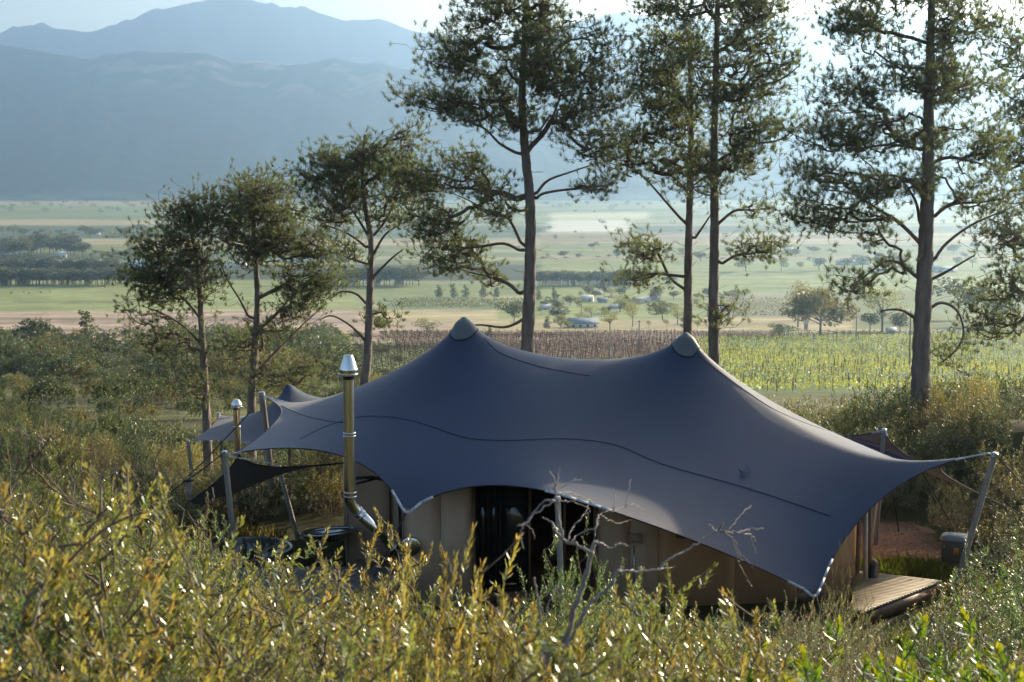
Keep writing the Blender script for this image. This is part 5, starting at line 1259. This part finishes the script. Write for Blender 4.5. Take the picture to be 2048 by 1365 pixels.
# ------------------------------------------------------------------ the valley: vines, trees, farms
def ground_hit(px, py):
    """where the sight line of a photograph pixel meets the land beyond the tents"""
    d = ray(px, py); ys = np.geomspace(90, 9000, 1500); z = G(d[0] * ys, ys); k = np.where(d[2] * ys < z)[0]
    y = ys[k[0]] if len(k) else 9000.0
    return np.array([d[0] * y, y, float(G(d[0] * y, y))])
m_vine = material('vine_leaf', (0.27, 0.29, 0.09), 0.5, tint=True, translucent=.45, tcol=(1.5, 1.5, .7))
m_post = material('vine_post', (0.13, 0.10, 0.08), 0.9)
def pxy(x, y): z = G(x, y); return to_px(np.stack([x, y, z]))
r = np.random.default_rng(77)
yy = np.concatenate([np.arange(204, 420, 3.3), np.arange(420, 630, 4.5)])
X = []; Y = []
for y in yy:
    x = np.arange(-.16 * y, .40 * y, 1.25 if y < 420 else 2.4); X.append(x + r.uniform(-.3, .3, len(x))); Y.append(y + r.uniform(-.12, .12, len(x)) + x * .05)
X = np.concatenate(X); Y = np.concatenate(Y); PX, PY = pxy(X, Y); nn = fbm(X / 30., Y / 30., 3)
green = (PX > 1390 + (nn - .5) * 60) & (PY > 678 - (PX - 1400) * .012) & (PY < 812)
bare = (~green) & (Y > 236) & (PX > 640) & (PY > 666) & (PY < 800) & ((PX > 760) | (PY > 684))
# green vines: leafy clumps made of small leaf cards
gx, gy = X[green], Y[green]; k = r.random(len(gx)) < np.where(fbm(gx / 12., gy / 12., 3) > .36, .93, .45); gx, gy = gx[k], gy[k]; n = len(gx); per = 7
gzz = G(gx, gy); c = np.stack([gx, gy, gzz], 1)[:, None] + np.stack([r.normal(0, .38, (n, per)), r.normal(0, .12, (n, per)), r.uniform(.3, 1.25, (n, per))], -1)
a = r.normal(size=(n, per, 3)); a /= np.linalg.norm(a, axis=-1, keepdims=True); b = r.normal(size=(n, per, 3)); b -= a * (a * b).sum(-1, keepdims=True); b /= np.linalg.norm(b, axis=-1, keepdims=True)
s = r.uniform(.12, .24, (n, per, 1)) * np.where(gy > 420, 1.35, 1)[:, None, None]
V = np.stack([c - a * s, c - b * s * .7, c + a * s, c + b * s * .7], 2).reshape(-1, 3); f = np.arange(n * per * 4).reshape(-1, 4)
tn = np.repeat(r.uniform(.7, 1.3, n * per), 4); cc = np.stack([tn * np.repeat(r.uniform(.85, 1.2, n * per), 4), tn, tn * .9], 1)
vy = tag(link('vines', mesh_np('vines', V, f, m_vine, False, cols=cc)), 'rows of green leafy vines', None, None, 'stuff')
# bare vines: a dark stem with two short arms
bx, by = X[bare], Y[bare]; k = r.random(len(bx)) < .9; bx, by = bx[k], by[k]; bz = G(bx, by); n = len(bx); P = np.stack([bx, by, bz], 1); h = r.uniform(.8, 1.15, n)
w = np.where(by > 420, .09, .06); T_ = P + np.stack([r.normal(0, .06, n), 0 * h, h], 1); A = [P, T_, T_]; B = [T_, T_ + np.stack([-.6 + 0 * h, 0 * h, r.uniform(0, .25, n)], 1), T_ + np.stack([.6 + 0 * h, 0 * h, r.uniform(0, .25, n)], 1)]
V, f = segs_mesh(np.concatenate(A), np.concatenate(B), np.tile(w, 3), np.tile(w * .6, 3), 3, '', None)
m_bv = material('bare_vine', (0.13, 0.085, 0.06), 0.9)
tag(link('bare_vines', mesh_np('bare_vines', V, f, m_bv, False)), 'rows of bare brown vines', None, None, 'stuff')
k = (green | bare) & (r.random(len(X)) < .2); P = np.stack([X[k], Y[k], G(X[k], Y[k])], 1); n = len(P); ph = r.uniform(1.5, 2.0, n)
V, f = segs_mesh(P, P + np.stack([r.normal(0, .05, n), 0 * ph, ph], 1), np.where(Y[k] > 420, .09, .07), np.where(Y[k] > 420, .09, .07), 3, '', None)
tag(link('vine_posts', mesh_np('vine_posts', V, f, m_post, False)), 'thin dark vineyard posts', None, None, 'stuff')
# orchard rows
def orchard(x0, x1, y0, y1, dx, dy, s, label, seed, col):
    r = np.random.default_rng(seed); pts = []
    for py in np.arange(y0, y1, dy):
        for px in np.arange(x0, x1, dx):
            pts.append(ground_hit(px + r.uniform(-1, 1) + (py - y0) * .8, py + r.uniform(-.3, .3)))
    P = np.array(pts); n = len(P); per = 8
    c = P[:, None] + np.stack([r.normal(0, s * .45, (n, per)), r.normal(0, s * .4, (n, per)), r.uniform(.3, 1.3, (n, per)) * s], -1)
    a = r.normal(size=(n, per, 3)); a /= np.linalg.norm(a, axis=-1, keepdims=True); b = r.normal(size=(n, per, 3)); b -= a * (a * b).sum(-1, keepdims=True); b /= np.linalg.norm(b, axis=-1, keepdims=True)
    q = s * r.uniform(.25, .5, (n, per, 1)); V = np.stack([c - a * q, c - b * q, c + a * q, c + b * q], 2).reshape(-1, 3)
    tn = np.repeat(r.uniform(.75, 1.25, n * per), 4); cc = np.stack([tn, tn, tn], 1) * col
    tag(link('orchard', mesh_np('orchard', V, np.arange(n * per * 4).reshape(-1, 4), m_leafD, False, cols=cc)), label, None, None, 'stuff')
orchard(790, 1045, 601, 618, 7, 3.0, 1.5, 'grey green orchard rows', 5, [1.2, 1.25, 1.2]); orchard(1445, 1680, 600, 634, 7, 3.6, 1.2, 'distant orchard rows', 6, [1.3, 1.3, 1.1])

# tree crowns of leaf clumps: unit height prototypes
def crown(seed, kind):
    r = np.random.default_rng(seed); L = []
    if kind == 'round': B = [(r.normal(0, .17), r.normal(0, .17), r.uniform(.42, .82), r.uniform(.14, .24)) for _ in range(11)]
    elif kind == 'wide': B = [(r.uniform(-.44, .44), r.uniform(-.3, .3), 0, r.uniform(.11, .19)) for _ in range(34)]; B = [(x, y, .26 + .56 * r.uniform(.3, 1) * math.sqrt(max(.05, 1 - (x / .5) ** 2)), q) for x, y, z, q in B]
    elif kind == 'cone': B = [(r.normal(0, .05), r.normal(0, .05), z, .05 + .17 * (1 - z) ** .8) for z in np.linspace(.15, .97, 10)]
    elif kind == 'tier': B = [(r.uniform(-.24, .24) * (1.25 - z), r.uniform(-.2, .2), z, r.uniform(.07, .13)) for z in np.linspace(.25, .96, 16)]
    elif kind == 'flat': B = [(r.uniform(-.45, .45), r.uniform(-.3, .3), r.uniform(.72, .86), r.uniform(.1, .15)) for _ in range(14)]
    elif kind == 'column': B = [(r.normal(0, .04), r.normal(0, .04), z, .09 + .05 * math.sin(z * 3.1)) for z in np.linspace(.12, .93, 9)]
    else: B = [(r.uniform(-.3, .3), r.uniform(-.2, .2), r.uniform(.4, .85), r.uniform(.10, .16)) for _ in range(15)]
    P = []; tn = []
    for x, y, z, q in B:
        m = int(38 + 2600 * q * q); u = r.normal(size=(m, 3)); u /= np.linalg.norm(u, axis=1)[:, None]; u[:, 2] *= .75 if kind != 'flat' else .45
        P.append(np.array([x, y, z]) + u * q * r.uniform(.55, 1.08, (m, 1))); tn.append(np.full(m, r.uniform(.8, 1.2)))
    P = np.concatenate(P); tn = np.concatenate(tn) * r.uniform(.8, 1.2, len(P)); n = len(P)
    a = r.normal(size=(n, 3)); a /= np.linalg.norm(a, axis=-1, keepdims=True); b = r.normal(size=(n, 3)); b -= a * (a * b).sum(-1, keepdims=True); b /= np.linalg.norm(b, axis=-1, keepdims=True)
    s = r.uniform(.014, .030, (n, 1)) * (1.1 if kind != 'airy' else .7); V = np.stack([P - a * s, P - b * s * .8, P + a * s, P + b * s * .8], 1).reshape(-1, 3)
    cc = np.repeat(np.stack([tn, tn, tn], 1), 4, 0)
    # trunk and a few limbs
    A = [[0, 0, -.03]]; Bq = [[.01, 0, .45]]; RA = [.022]; RB = [.014]
    for x, y, z, q in B[::2]: A.append([.005, 0, min(.42, z * .6)]); Bq.append([x, y, z]); RA.append(.010); RB.append(.003)
    tv, tf = segs_mesh(np.array(A, float), np.array(Bq, float), RA, RB, 5, '', None)
    return V, cc, tv, tf
TREES = {}
def tree_proto(key, seed, kind, col):
    V, cc, tv, tf = crown(seed, kind); cm = mesh_np('crown', V, np.arange(len(V)).reshape(-1, 4), m_leafD, False, cols=cc * np.array(col)); tm = mesh_np('trunk', tv, tf, m_bark, True)
    TREES[key] = (cm, tm)
for k in range(3): tree_proto('dark%d' % k, 200 + k, 'round', (.40, .50, .46))
for k in range(2): tree_proto('green%d' % k, 210 + k, 'round', (.95, 1.15, .7))
for k in range(2): tree_proto('pale%d' % k, 215 + k, 'airy', (1.25, 1.3, .9))
for k in range(2): tree_proto('cone%d' % k, 220 + k, 'cone', (.5, .65, .65))
tree_proto('tier0', 225, 'tier', (.5, .68, .6)); tree_proto('tier1', 226, 'tier', (.45, .6, .55)); tree_proto('wide0', 230, 'wide', (.75, .68, .5)); tree_proto('flat0', 235, 'flat', (.5, .6, .5)); tree_proto('col0', 240, 'column', (.5, .65, .6)); tree_proto('grey0', 241, 'airy', (1.0, 1.0, 1.1))
def put_tree(key, px, py, hpx, label, group=None, wide=1.0, name='valley_tree', parts=True):
    p = ground_hit(px, py); s = hpx / F * p[1]; cm, tm = TREES[key]
    o = _link(name, cm, None, (p[0], p[1], p[2] - .02 * s)); o.scale = (s * wide, s * wide, s); o.rotation_euler = (0, 0, random.uniform(0, 6.28))
    t = _link('trunk', tm, o); tag(o, label, 'tree', group); return o
for key, px, py, h, w, lab, nm in [
    ('wide0', 1640, 672, 112, 1.15, 'big broad gum tree with russet tips beyond the vineyard', 'gum_tree'), ('grey0', 1596, 655, 105, .8, 'bare tree beside the big broad gum tree', 'bare_tree'),
    ('pale0', 1765, 664, 100, 1.3, 'pale green airy tree left of the thick pine trunk', 'airy_tree'), ('dark0', 1740, 664, 42, 1.5, 'round dark bush tree between gum and thick pine', 'round_tree'),
    ('dark1', 1915, 640, 95, 1.3, 'dark tree right of the thick pine trunk beyond the vines', 'round_tree'), ('green0', 1985, 648, 70, 1.6, 'green tree near the right edge beyond the vines', 'round_tree'),
    ('green1', 1560, 676, 30, 2.2, 'low hedge clump left of the gum tree', 'hedge_clump'), ('dark2', 1800, 665, 40, 1.6, 'low tree behind the trellis left of the pine', 'round_tree'),
    ('tier0', 62, 694, 56, 1.7, 'broad dark cypress at the left field edge', 'cypress_tree'), ('tier1', 92, 692, 50, 1.5, 'second dark cypress merging with the first', 'cypress_tree'), ('tier0', 173, 692, 72, 1.0, 'lone layered conifer standing above the left hedge', 'conifer_tree'),
    ('dark0', 125, 693, 26, 2.6, 'dark hedge clump between the cypresses and the lone conifer', 'hedge_clump'), ('dark1', 152, 692, 24, 2.0, 'dark hedge clump at the foot of the lone conifer', 'hedge_clump'),
    ('dark2', 205, 692, 28, 1.5, 'rounded tree right of the lone conifer', 'round_tree'), ('col0', 182, 752, 56, 1.6, 'dark upright juniper among the scrub mounds', 'juniper_tree'), ('green0', 20, 692, 20, 3.0, 'low hedge at the far left field edge', 'hedge_clump'),
    ('grey0', 855, 672, 38, 2.4, 'grey leafless thicket left of the left tent peak', 'thicket'), ('green0', 770, 668, 36, 1.2, 'dark tree just right of the slender pine trunk', 'round_tree'), ('green1', 690, 694, 26, 2.0, 'rounded olive tree left of the slender pine', 'round_tree'),
    ('dark1', 715, 680, 20, 2.4, 'flat dark hedge by the slender pine', 'hedge_clump'), ('dark0', 1028, 652, 56, 1.2, 'dark tree left of the tall pine trunk by the farm', 'round_tree'), ('cone0', 980, 668, 18, 1.2, 'tiny cone tree beside the left tent peak', 'conifer_tree'),
    ('dark1', 1108, 628, 38, 1.2, 'dark round tree right of the tall pine trunk', 'round_tree'), ('cone1', 1110, 603, 30, 1.3, 'pointed tree above the farm, right of the tall pine', 'conifer_tree'), ('cone0', 1078, 602, 28, 1.3, 'pointed tree hugging the tall pine trunk', 'conifer_tree'),
    ('cone0', 1094, 658, 26, 1.5, 'small cone tree beside the white farmhouse', 'conifer_tree'), ('green1', 1122, 655, 26, 1.8, 'green shrub tree left of the white farmhouse', 'round_tree'), ('pale1', 1220, 662, 44, 1.5, 'pale willow right of the white farmhouse', 'willow_tree'),
    ('pale0', 1265, 655, 56, 1.1, 'tall pale willow between farm sheds', 'willow_tree'), ('pale1', 1240, 625, 40, 1.4, 'pale willow above the farmhouse', 'willow_tree'), ('green0', 1325, 640, 40, 1.8, 'green tree right of the farm sheds', 'round_tree'),
    ('dark2', 1314, 606, 34, 1.2, 'dark round tree behind the pale sheds', 'round_tree'), ('dark0', 1240, 596, 24, 1.6, 'dark tree at the top of the farm', 'round_tree'), ('dark1', 1208, 595, 30, 1.1, 'upright dark tree left above the farm', 'round_tree'),
    ('dark2', 1176, 594, 24, 1.3, 'small dark tree left of the farm roofs', 'round_tree'), ('pale0', 1163, 628, 36, 1.2, 'pale feathery tree among the farm roofs', 'willow_tree'), ('green1', 1140, 610, 22, 1.6, 'green tree left of the farm roofs', 'round_tree'),
    ('pale1', 1355, 650, 44, 1.2, 'pale tree left of the reddish pine trunk', 'willow_tree'), ('flat0', 132, 482, 17, 1.5, 'flat topped umbrella pine on the far left plain', 'umbrella_pine'), ('grey0', 1470, 600, 22, 1.6, 'grey tree by the distant orchard', 'round_tree'),
    ('grey0', 262, 515, 40, 1.0, 'tall hazy tree left of the smallest pine', 'round_tree'), ('grey0', 1255, 448, 14, 1.6, 'lone tree on the misty field', 'round_tree'), ('green0', 880, 594, 16, 1.6, 'small tree at the end of the row', 'round_tree')]:
    put_tree(key, px, py, h, lab, None, w, nm)
for k, px in enumerate((878, 908, 931, 967, 992)):
    put_tree('cone%d' % (k % 2), px, 596, 26 + (k % 2) * 3, ['first', 'second', 'third', 'fourth', 'fifth'][k] + ' pointed tree from the left in the short row above the orchard', 'pointed trees in a row above the orchard', 1.5, 'conifer_tree')
# rounded dark bushes of the hillside that stand out one by one
MP = ['far left', 'left', 'between the two left pines', 'behind the bushy pine', 'by the slender pine', 'near the left tent peak']
rb = random.Random(44); kk = 0
for row, (y0, hh) in enumerate(((790, 30), (768, 28), (748, 26), (728, 22), (712, 17), (700, 13))):
    for px in range(10, 840, 92 - row * 4):
        x_ = px + rb.uniform(-30, 30)
        if x_ > 640 and row < 1: continue
        sz = hh * rb.uniform(.8, 1.35); key = rb.choice(['dark0', 'dark1', 'dark2', 'green0', 'dark0', 'green1'])
        lab = '%s rounded bush, %s, %s row down the hillside' % ('light green' if key[0] == 'g' else 'dark green', MP[min(5, int(x_ // 140)) if x_ > 0 else 0], ['nearest', 'second', 'third', 'fourth', 'fifth', 'farthest'][row])
        o_ = put_tree(key, x_, y0 + rb.uniform(-7, 7), sz, lab, 'rounded bushes down the hillside', rb.uniform(1.3, 2.0), 'rounded_bush'); o_['category'] = 'bush'; o_.location.z -= sz / F * o_.location.y * .28; kk += 1
# windbreaks and copses of the plain: trees one can still tell apart share their mesh
def belt(n, x0, x1, y0, y1, h0, h1, keys, label, group, seed, wide=(1.2, 1.7)):
    r = random.Random(seed)
    for k in range(n):
        px = x0 + (x1 - x0) * (k + r.uniform(.1, .9)) / n
        put_tree(r.choice(keys), px, r.uniform(y0, y1), r.uniform(h0, h1), label, group, r.uniform(*wide), 'windbreak_tree')
DK = ['dark0', 'dark1', 'dark2']
belt(52, -20, 250, 569, 572, 30, 38, DK + ['col0'], 'dark tree in the long windbreak at the left', 'trees of the left windbreak', 1)
belt(34, -20, 240, 548, 552, 26, 40, DK, 'dark tree in the back row of the left windbreak', 'back row trees of the left windbreak', 2)
belt(26, 640, 840, 570, 573, 30, 40, DK + ['cone0'], 'dark tree in the windbreak behind the slender pine', 'trees of the middle windbreak', 3)
belt(44, 1075, 1255, 570, 573, 26, 32, DK + ['col0'], 'dark tree in the windbreak right of the tall pine', 'trees of the right windbreak', 4, (.9, 1.2)); belt(5, 1235, 1300, 568, 572, 26, 34, DK, 'round tree at the right end of the windbreak', 'end trees of the right windbreak', 5)
belt(24, -10, 170, 505, 520, 24, 44, DK, 'hazy dark tree in the copse on the left plain', 'trees of the left copse', 6)
belt(16, 180, 330, 512, 518, 8, 18, ['green0', 'green1', 'dark0'], 'small hazy tree along the field edge on the left', 'trees along the left field edge', 7)
belt(34, -20, 640, 468, 478, 12, 26, DK + ['green1', 'grey0'], 'hazy tree in the far copses of the plain', 'trees of the far copses', 8, (1.2, 1.9))
def far_trees(spec, label, seed):
    """trees too faint to pick apart: one mass of small leaf clumps"""
    r = np.random.default_rng(seed); V = []; cc = []
    for n, x0, x1, y0, y1, h0, h1 in spec:
        for k in range(n):
            p = ground_hit(x0 + (x1 - x0) * (k + r.uniform(.1, .9)) / n, r.uniform(y0, y1)); s = r.uniform(h0, h1) / F * p[1]; w = s * r.uniform(.9, 2.0); m = 90
            u = r.normal(size=(m, 3)); u /= np.linalg.norm(u, axis=1)[:, None]; c = p + np.array([0, 0, s * .45]) + u * [w * .5, w * .4, s * .45] * r.uniform(.5, 1, (m, 1))
            a_ = r.normal(size=(m, 3)); a_ /= np.linalg.norm(a_, axis=1)[:, None]; b_ = np.cross(a_, u); q = s * r.uniform(.05, .11, (m, 1))
            V.append(np.stack([c - a_ * q, c - b_ * q, c + a_ * q, c + b_ * q], 1).reshape(-1, 3)); cc.append(np.tile(np.array([.45, .55, .5]) * r.uniform(.8, 1.4), (m * 4, 1)))
    V = np.concatenate(V); tag(link('distant_trees', mesh_np('distant_trees', V, np.arange(len(V)).reshape(-1, 4), m_leafD, False, cols=np.concatenate(cc))), label, None, None, 'stuff')
far_trees([(50, -20, 700, 406, 428, 6, 13), (70, -20, 1300, 393, 402, 4, 9), (60, 1080, 2080, 405, 428, 5, 12), (40, 330, 1080, 440, 500, 8, 18), (40, 1080, 2080, 440, 485, 6, 12)], 'faint trees of the distant plain', 9)
belt(30, 1080, 2080, 500, 525, 8, 22, DK + ['grey0', 'green0'], 'hazy tree on the right plain', 'trees of the right plain', 12, (1.2, 1.9))
belt(16, 1480, 2080, 528, 545, 14, 34, ['grey0', 'dark0', 'green0'], 'soft grey tree behind the right pines', 'trees behind the right pines', 13, (1.2, 1.7))
belt(14, 1080, 1500, 515, 520, 4, 7, DK, 'low bush on the field line beyond the windbreak', 'bushes on the field line', 14, (2, 3))
belt(22, 1075, 1460, 618, 660, 14, 34, ['green0', 'green1', 'dark0', 'pale0', 'pale1', 'grey0'], 'small tree among the farm buildings', 'trees among the farm buildings', 16, (1.2, 1.9)); belt(16, 1075, 1460, 596, 616, 10, 24, ['green0', 'dark1', 'dark0', 'pale0'], 'small tree behind the farm buildings', 'trees behind the farm buildings', 17, (1.2, 1.9))
belt(12, 1380, 1500, 590, 600, 8, 14, ['green0', 'green1'], 'small tree at the edge of the farm fields', 'trees at the farm fields', 15)

m_white = material('white_wall', (0.60, 0.59, 0.56), .7, noise=(.3, .06)); m_roofg = material('tin_roof', (0.20, 0.24, 0.28), .7, noise=(.4, .1)); m_roofd = material('dark_roof', (0.09, 0.09, 0.10), .7); m_win = material('dark_window', (0.03, 0.035, 0.04), .2)
def house(px, py, wpx, hpx, roof, label, group=None, rz=0.0, windows=3, name='farmhouse', depth=.5):
    p = ground_hit(px, py); w = wpx / F * p[1]; h = hpx / F * p[1]; dp = w * depth; wh = h * .55; root = tag(empty(name, p, 0), label, 'house', group); root['_local'] = 1; root.rotation_euler = (0, 0, rz)
    def K(mb, nm, mat, par=root): o = _link(nm, mb.mesh(nm, mat), par); return o
    K(MB().box((0, 0, wh / 2 - .3), (w, dp, wh + .6)), 'wall', m_white)
    g = MB(); g.add([[-w / 2 * 1.0, -dp / 2, wh], [-w / 2, dp / 2, wh], [-w / 2, 0, h * .97], [w / 2, -dp / 2, wh], [w / 2, dp / 2, wh], [w / 2, 0, h * .97]], [], [[0, 1, 2], [3, 5, 4]]); K(g, 'gable', m_white)
    t = .22; R = MB()
    for s in (-1, 1):
        a = np.array([0, s * (dp / 2 + .4), wh - .25]); b = np.array([0, 0, h]); u = [w / 2 + .4, 0, 0]
        v = [a - u, a + u, b + u, b - u]; v = v + [q + np.array([0, 0, t]) for q in v]; R.add(v, [[0, 1, 2, 3], [4, 7, 6, 5], [0, 4, 5, 1], [3, 2, 6, 7], [1, 5, 6, 2], [0, 3, 7, 4]])
    K(R, 'roof', roof)
    for k in range(windows):
        x = (k + .5) / windows * w - w / 2; wo = K(MB().box((x, -dp / 2 - .03, wh * .5), (w / windows * .28, .08, wh * .42)), 'window', m_win)
    return root
house(1166, 656, 58, 19, m_roofg, 'white farmhouse with long grey blue roof beyond the brown vineyard', rz=.1, windows=4); house(1140, 655, 14, 11, m_roofd, 'small dark roofed annex left of the white farmhouse', windows=1)
for k, (px, py, w, h, rf, lab) in enumerate([(1174, 604, 26, 13, m_white, 'white roofed shed at the top left of the farm'), (1205, 606, 20, 10, m_roofg, 'grey roofed shed right of the white roofed one'), (1095, 620, 30, 10, m_white, 'long white shed touching the tall pine trunk'),
    (1112, 616, 14, 8, m_roofg, 'small grey shed right of the tall pine trunk'), (1232, 618, 24, 8, m_white, 'low white shed among the willows'), (1282, 606, 34, 11, m_white, 'pale glasshouse roof at the right of the farm'), (1312, 602, 22, 8, m_roofg, 'blue grey roof right of the glasshouse'),
    (1343, 566, 20, 14, m_roofd, 'dark roofed barn by the end of the windbreak'), (1195, 588, 18, 6, m_roofg, 'low blue roof above the farm'), (1250, 600, 12, 6, m_white, 'little white cottage above the willows'), (1452, 622, 22, 9, m_roofg, 'grey roofed building between the close pines and the orchard'),
    (123, 517, 20, 13, m_white, 'white house in front of the left copse'), (14, 510, 18, 6, m_roofg, 'low grey shed at the far left plain'), (520, 470, 14, 6, m_white, 'white cottage behind the bushy pine'), (195, 472, 12, 5, m_white, 'tiny white cottage on the left plain'),
    (1578, 505, 14, 9, m_white, 'white cottage on the right plain'), (1705, 530, 60, 9, m_roofg, 'long pale blue warehouse on the right plain'), (1885, 545, 50, 12, m_roofg, 'pale blue warehouse right of the thick pine'), (1612, 660, 8, 30, m_white, 'white tank house by the gum tree'),
    (1782, 668, 16, 12, m_white, 'small white pump house left of the thick pine'), (1370, 655, 16, 6, m_roofg, 'low shed left of the reddish pine')]):
    house(px, py, w, h, rf, lab, windows=0 if h < 8 else 2, rz=(k % 3 - 1) * .25, name='farm_building')
rr_ = random.Random(5)
for k in range(22):
    px = 250 + 22 * k + rr_.uniform(-8, 8); house(px, rr_.uniform(388, 399), rr_.uniform(6, 15), rr_.uniform(3, 4.5), m_white, 'tiny white building of the distant town under the mountains', 'buildings of the distant town', windows=0, name='town_building', rz=rr_.uniform(-.5, .5))
# white field tunnels
m_tun = material('tunnel_sheet', (0.72, 0.72, 0.68), .5)
def tunnel(px, py, wpx, hpx, label):
    p = ground_hit(px, py); w = wpx / F * p[1]; h = hpx / F * p[1]; V = []; m = 12; nx = 24
    for i in range(nx + 1):
        e = math.sqrt(max(.0, 1 - (2 * i / nx - 1) ** 8)) if 0 < i < nx else .15
        for j in range(m + 1): a = math.pi * j / m; V.append([p[0] + w * (i / nx - .5), p[1] - math.cos(a) * h * 1.2, p[2] + math.sin(a) * h * e * (1 + .03 * (i % 2)) - .1])
    o = link('field_tunnel', mesh_np('field_tunnel', V, np.array([[i * (m + 1) + j, (i + 1) * (m + 1) + j, (i + 1) * (m + 1) + j + 1, i * (m + 1) + j + 1] for i in range(nx) for j in range(m)]), m_tun, True))
    return tag(o, label, 'greenhouse')
tunnel(288, 534, 95, 13, 'long white growing tunnel behind the smallest pine'); tunnel(600, 524, 140, 6, 'low white growing tunnel behind the bushy pine'); tunnel(450, 532, 90, 8, 'white growing tunnel glimpsed between the two left pines')
# poles and gate of the farm track
def utility(px, y0, y1, label):
    p = ground_hit(px, y1); h = (y1 - y0) / F * p[1]; rt = tag(empty('utility_pole', p), label, 'pole'); MB().tube([p, p + [0, 0, h]], .16, 6).build('shaft', m_pole, rt); MB().box(p + [0, 0, h * .95], (h * .10, .12, .12)).build('crossarm', m_pole, rt)
utility(1278, 640, 708, 'wooden utility pole standing in the brown vineyard'); utility(1219, 682, 742, 'nearer grey pole between the two tent peaks'); utility(1712, 618, 682, 'pole standing right of the big gum tree'); utility(1818, 620, 742, 'tall thin pole left of the thick pine trunk')
# cattle and bales seen as dots
m_cow = material('dark_hide', (0.03, 0.025, 0.02), .8)
for k, (px, py) in enumerate(((22, 588), (48, 586), (58, 588), (82, 587), (100, 585))):
    p = ground_hit(px, py); s = 2.6 / F * p[1] / 1.4
    c = MB().box((0, 0, 1.0), (1.9, .6, .75)).box((1.15, 0, 1.25), (.5, .3, .35)); 
    for dx in (-.8, .8):
        for dy in (-.2, .2): c.box((dx, dy, .32), (.14, .14, .66))
    o = _link('cow', c.mesh('cow', m_cow), None, p, (0, 0, k * 1.3), s); b_ = o.modifiers.new('round', 'BEVEL'); b_.width = .12; b_.segments = 2
    tag(o, ['leftmost', 'second', 'third', 'fourth', 'rightmost'][k] + ' of five grazing cows far out on the green field', 'cow', 'cattle on the green field')
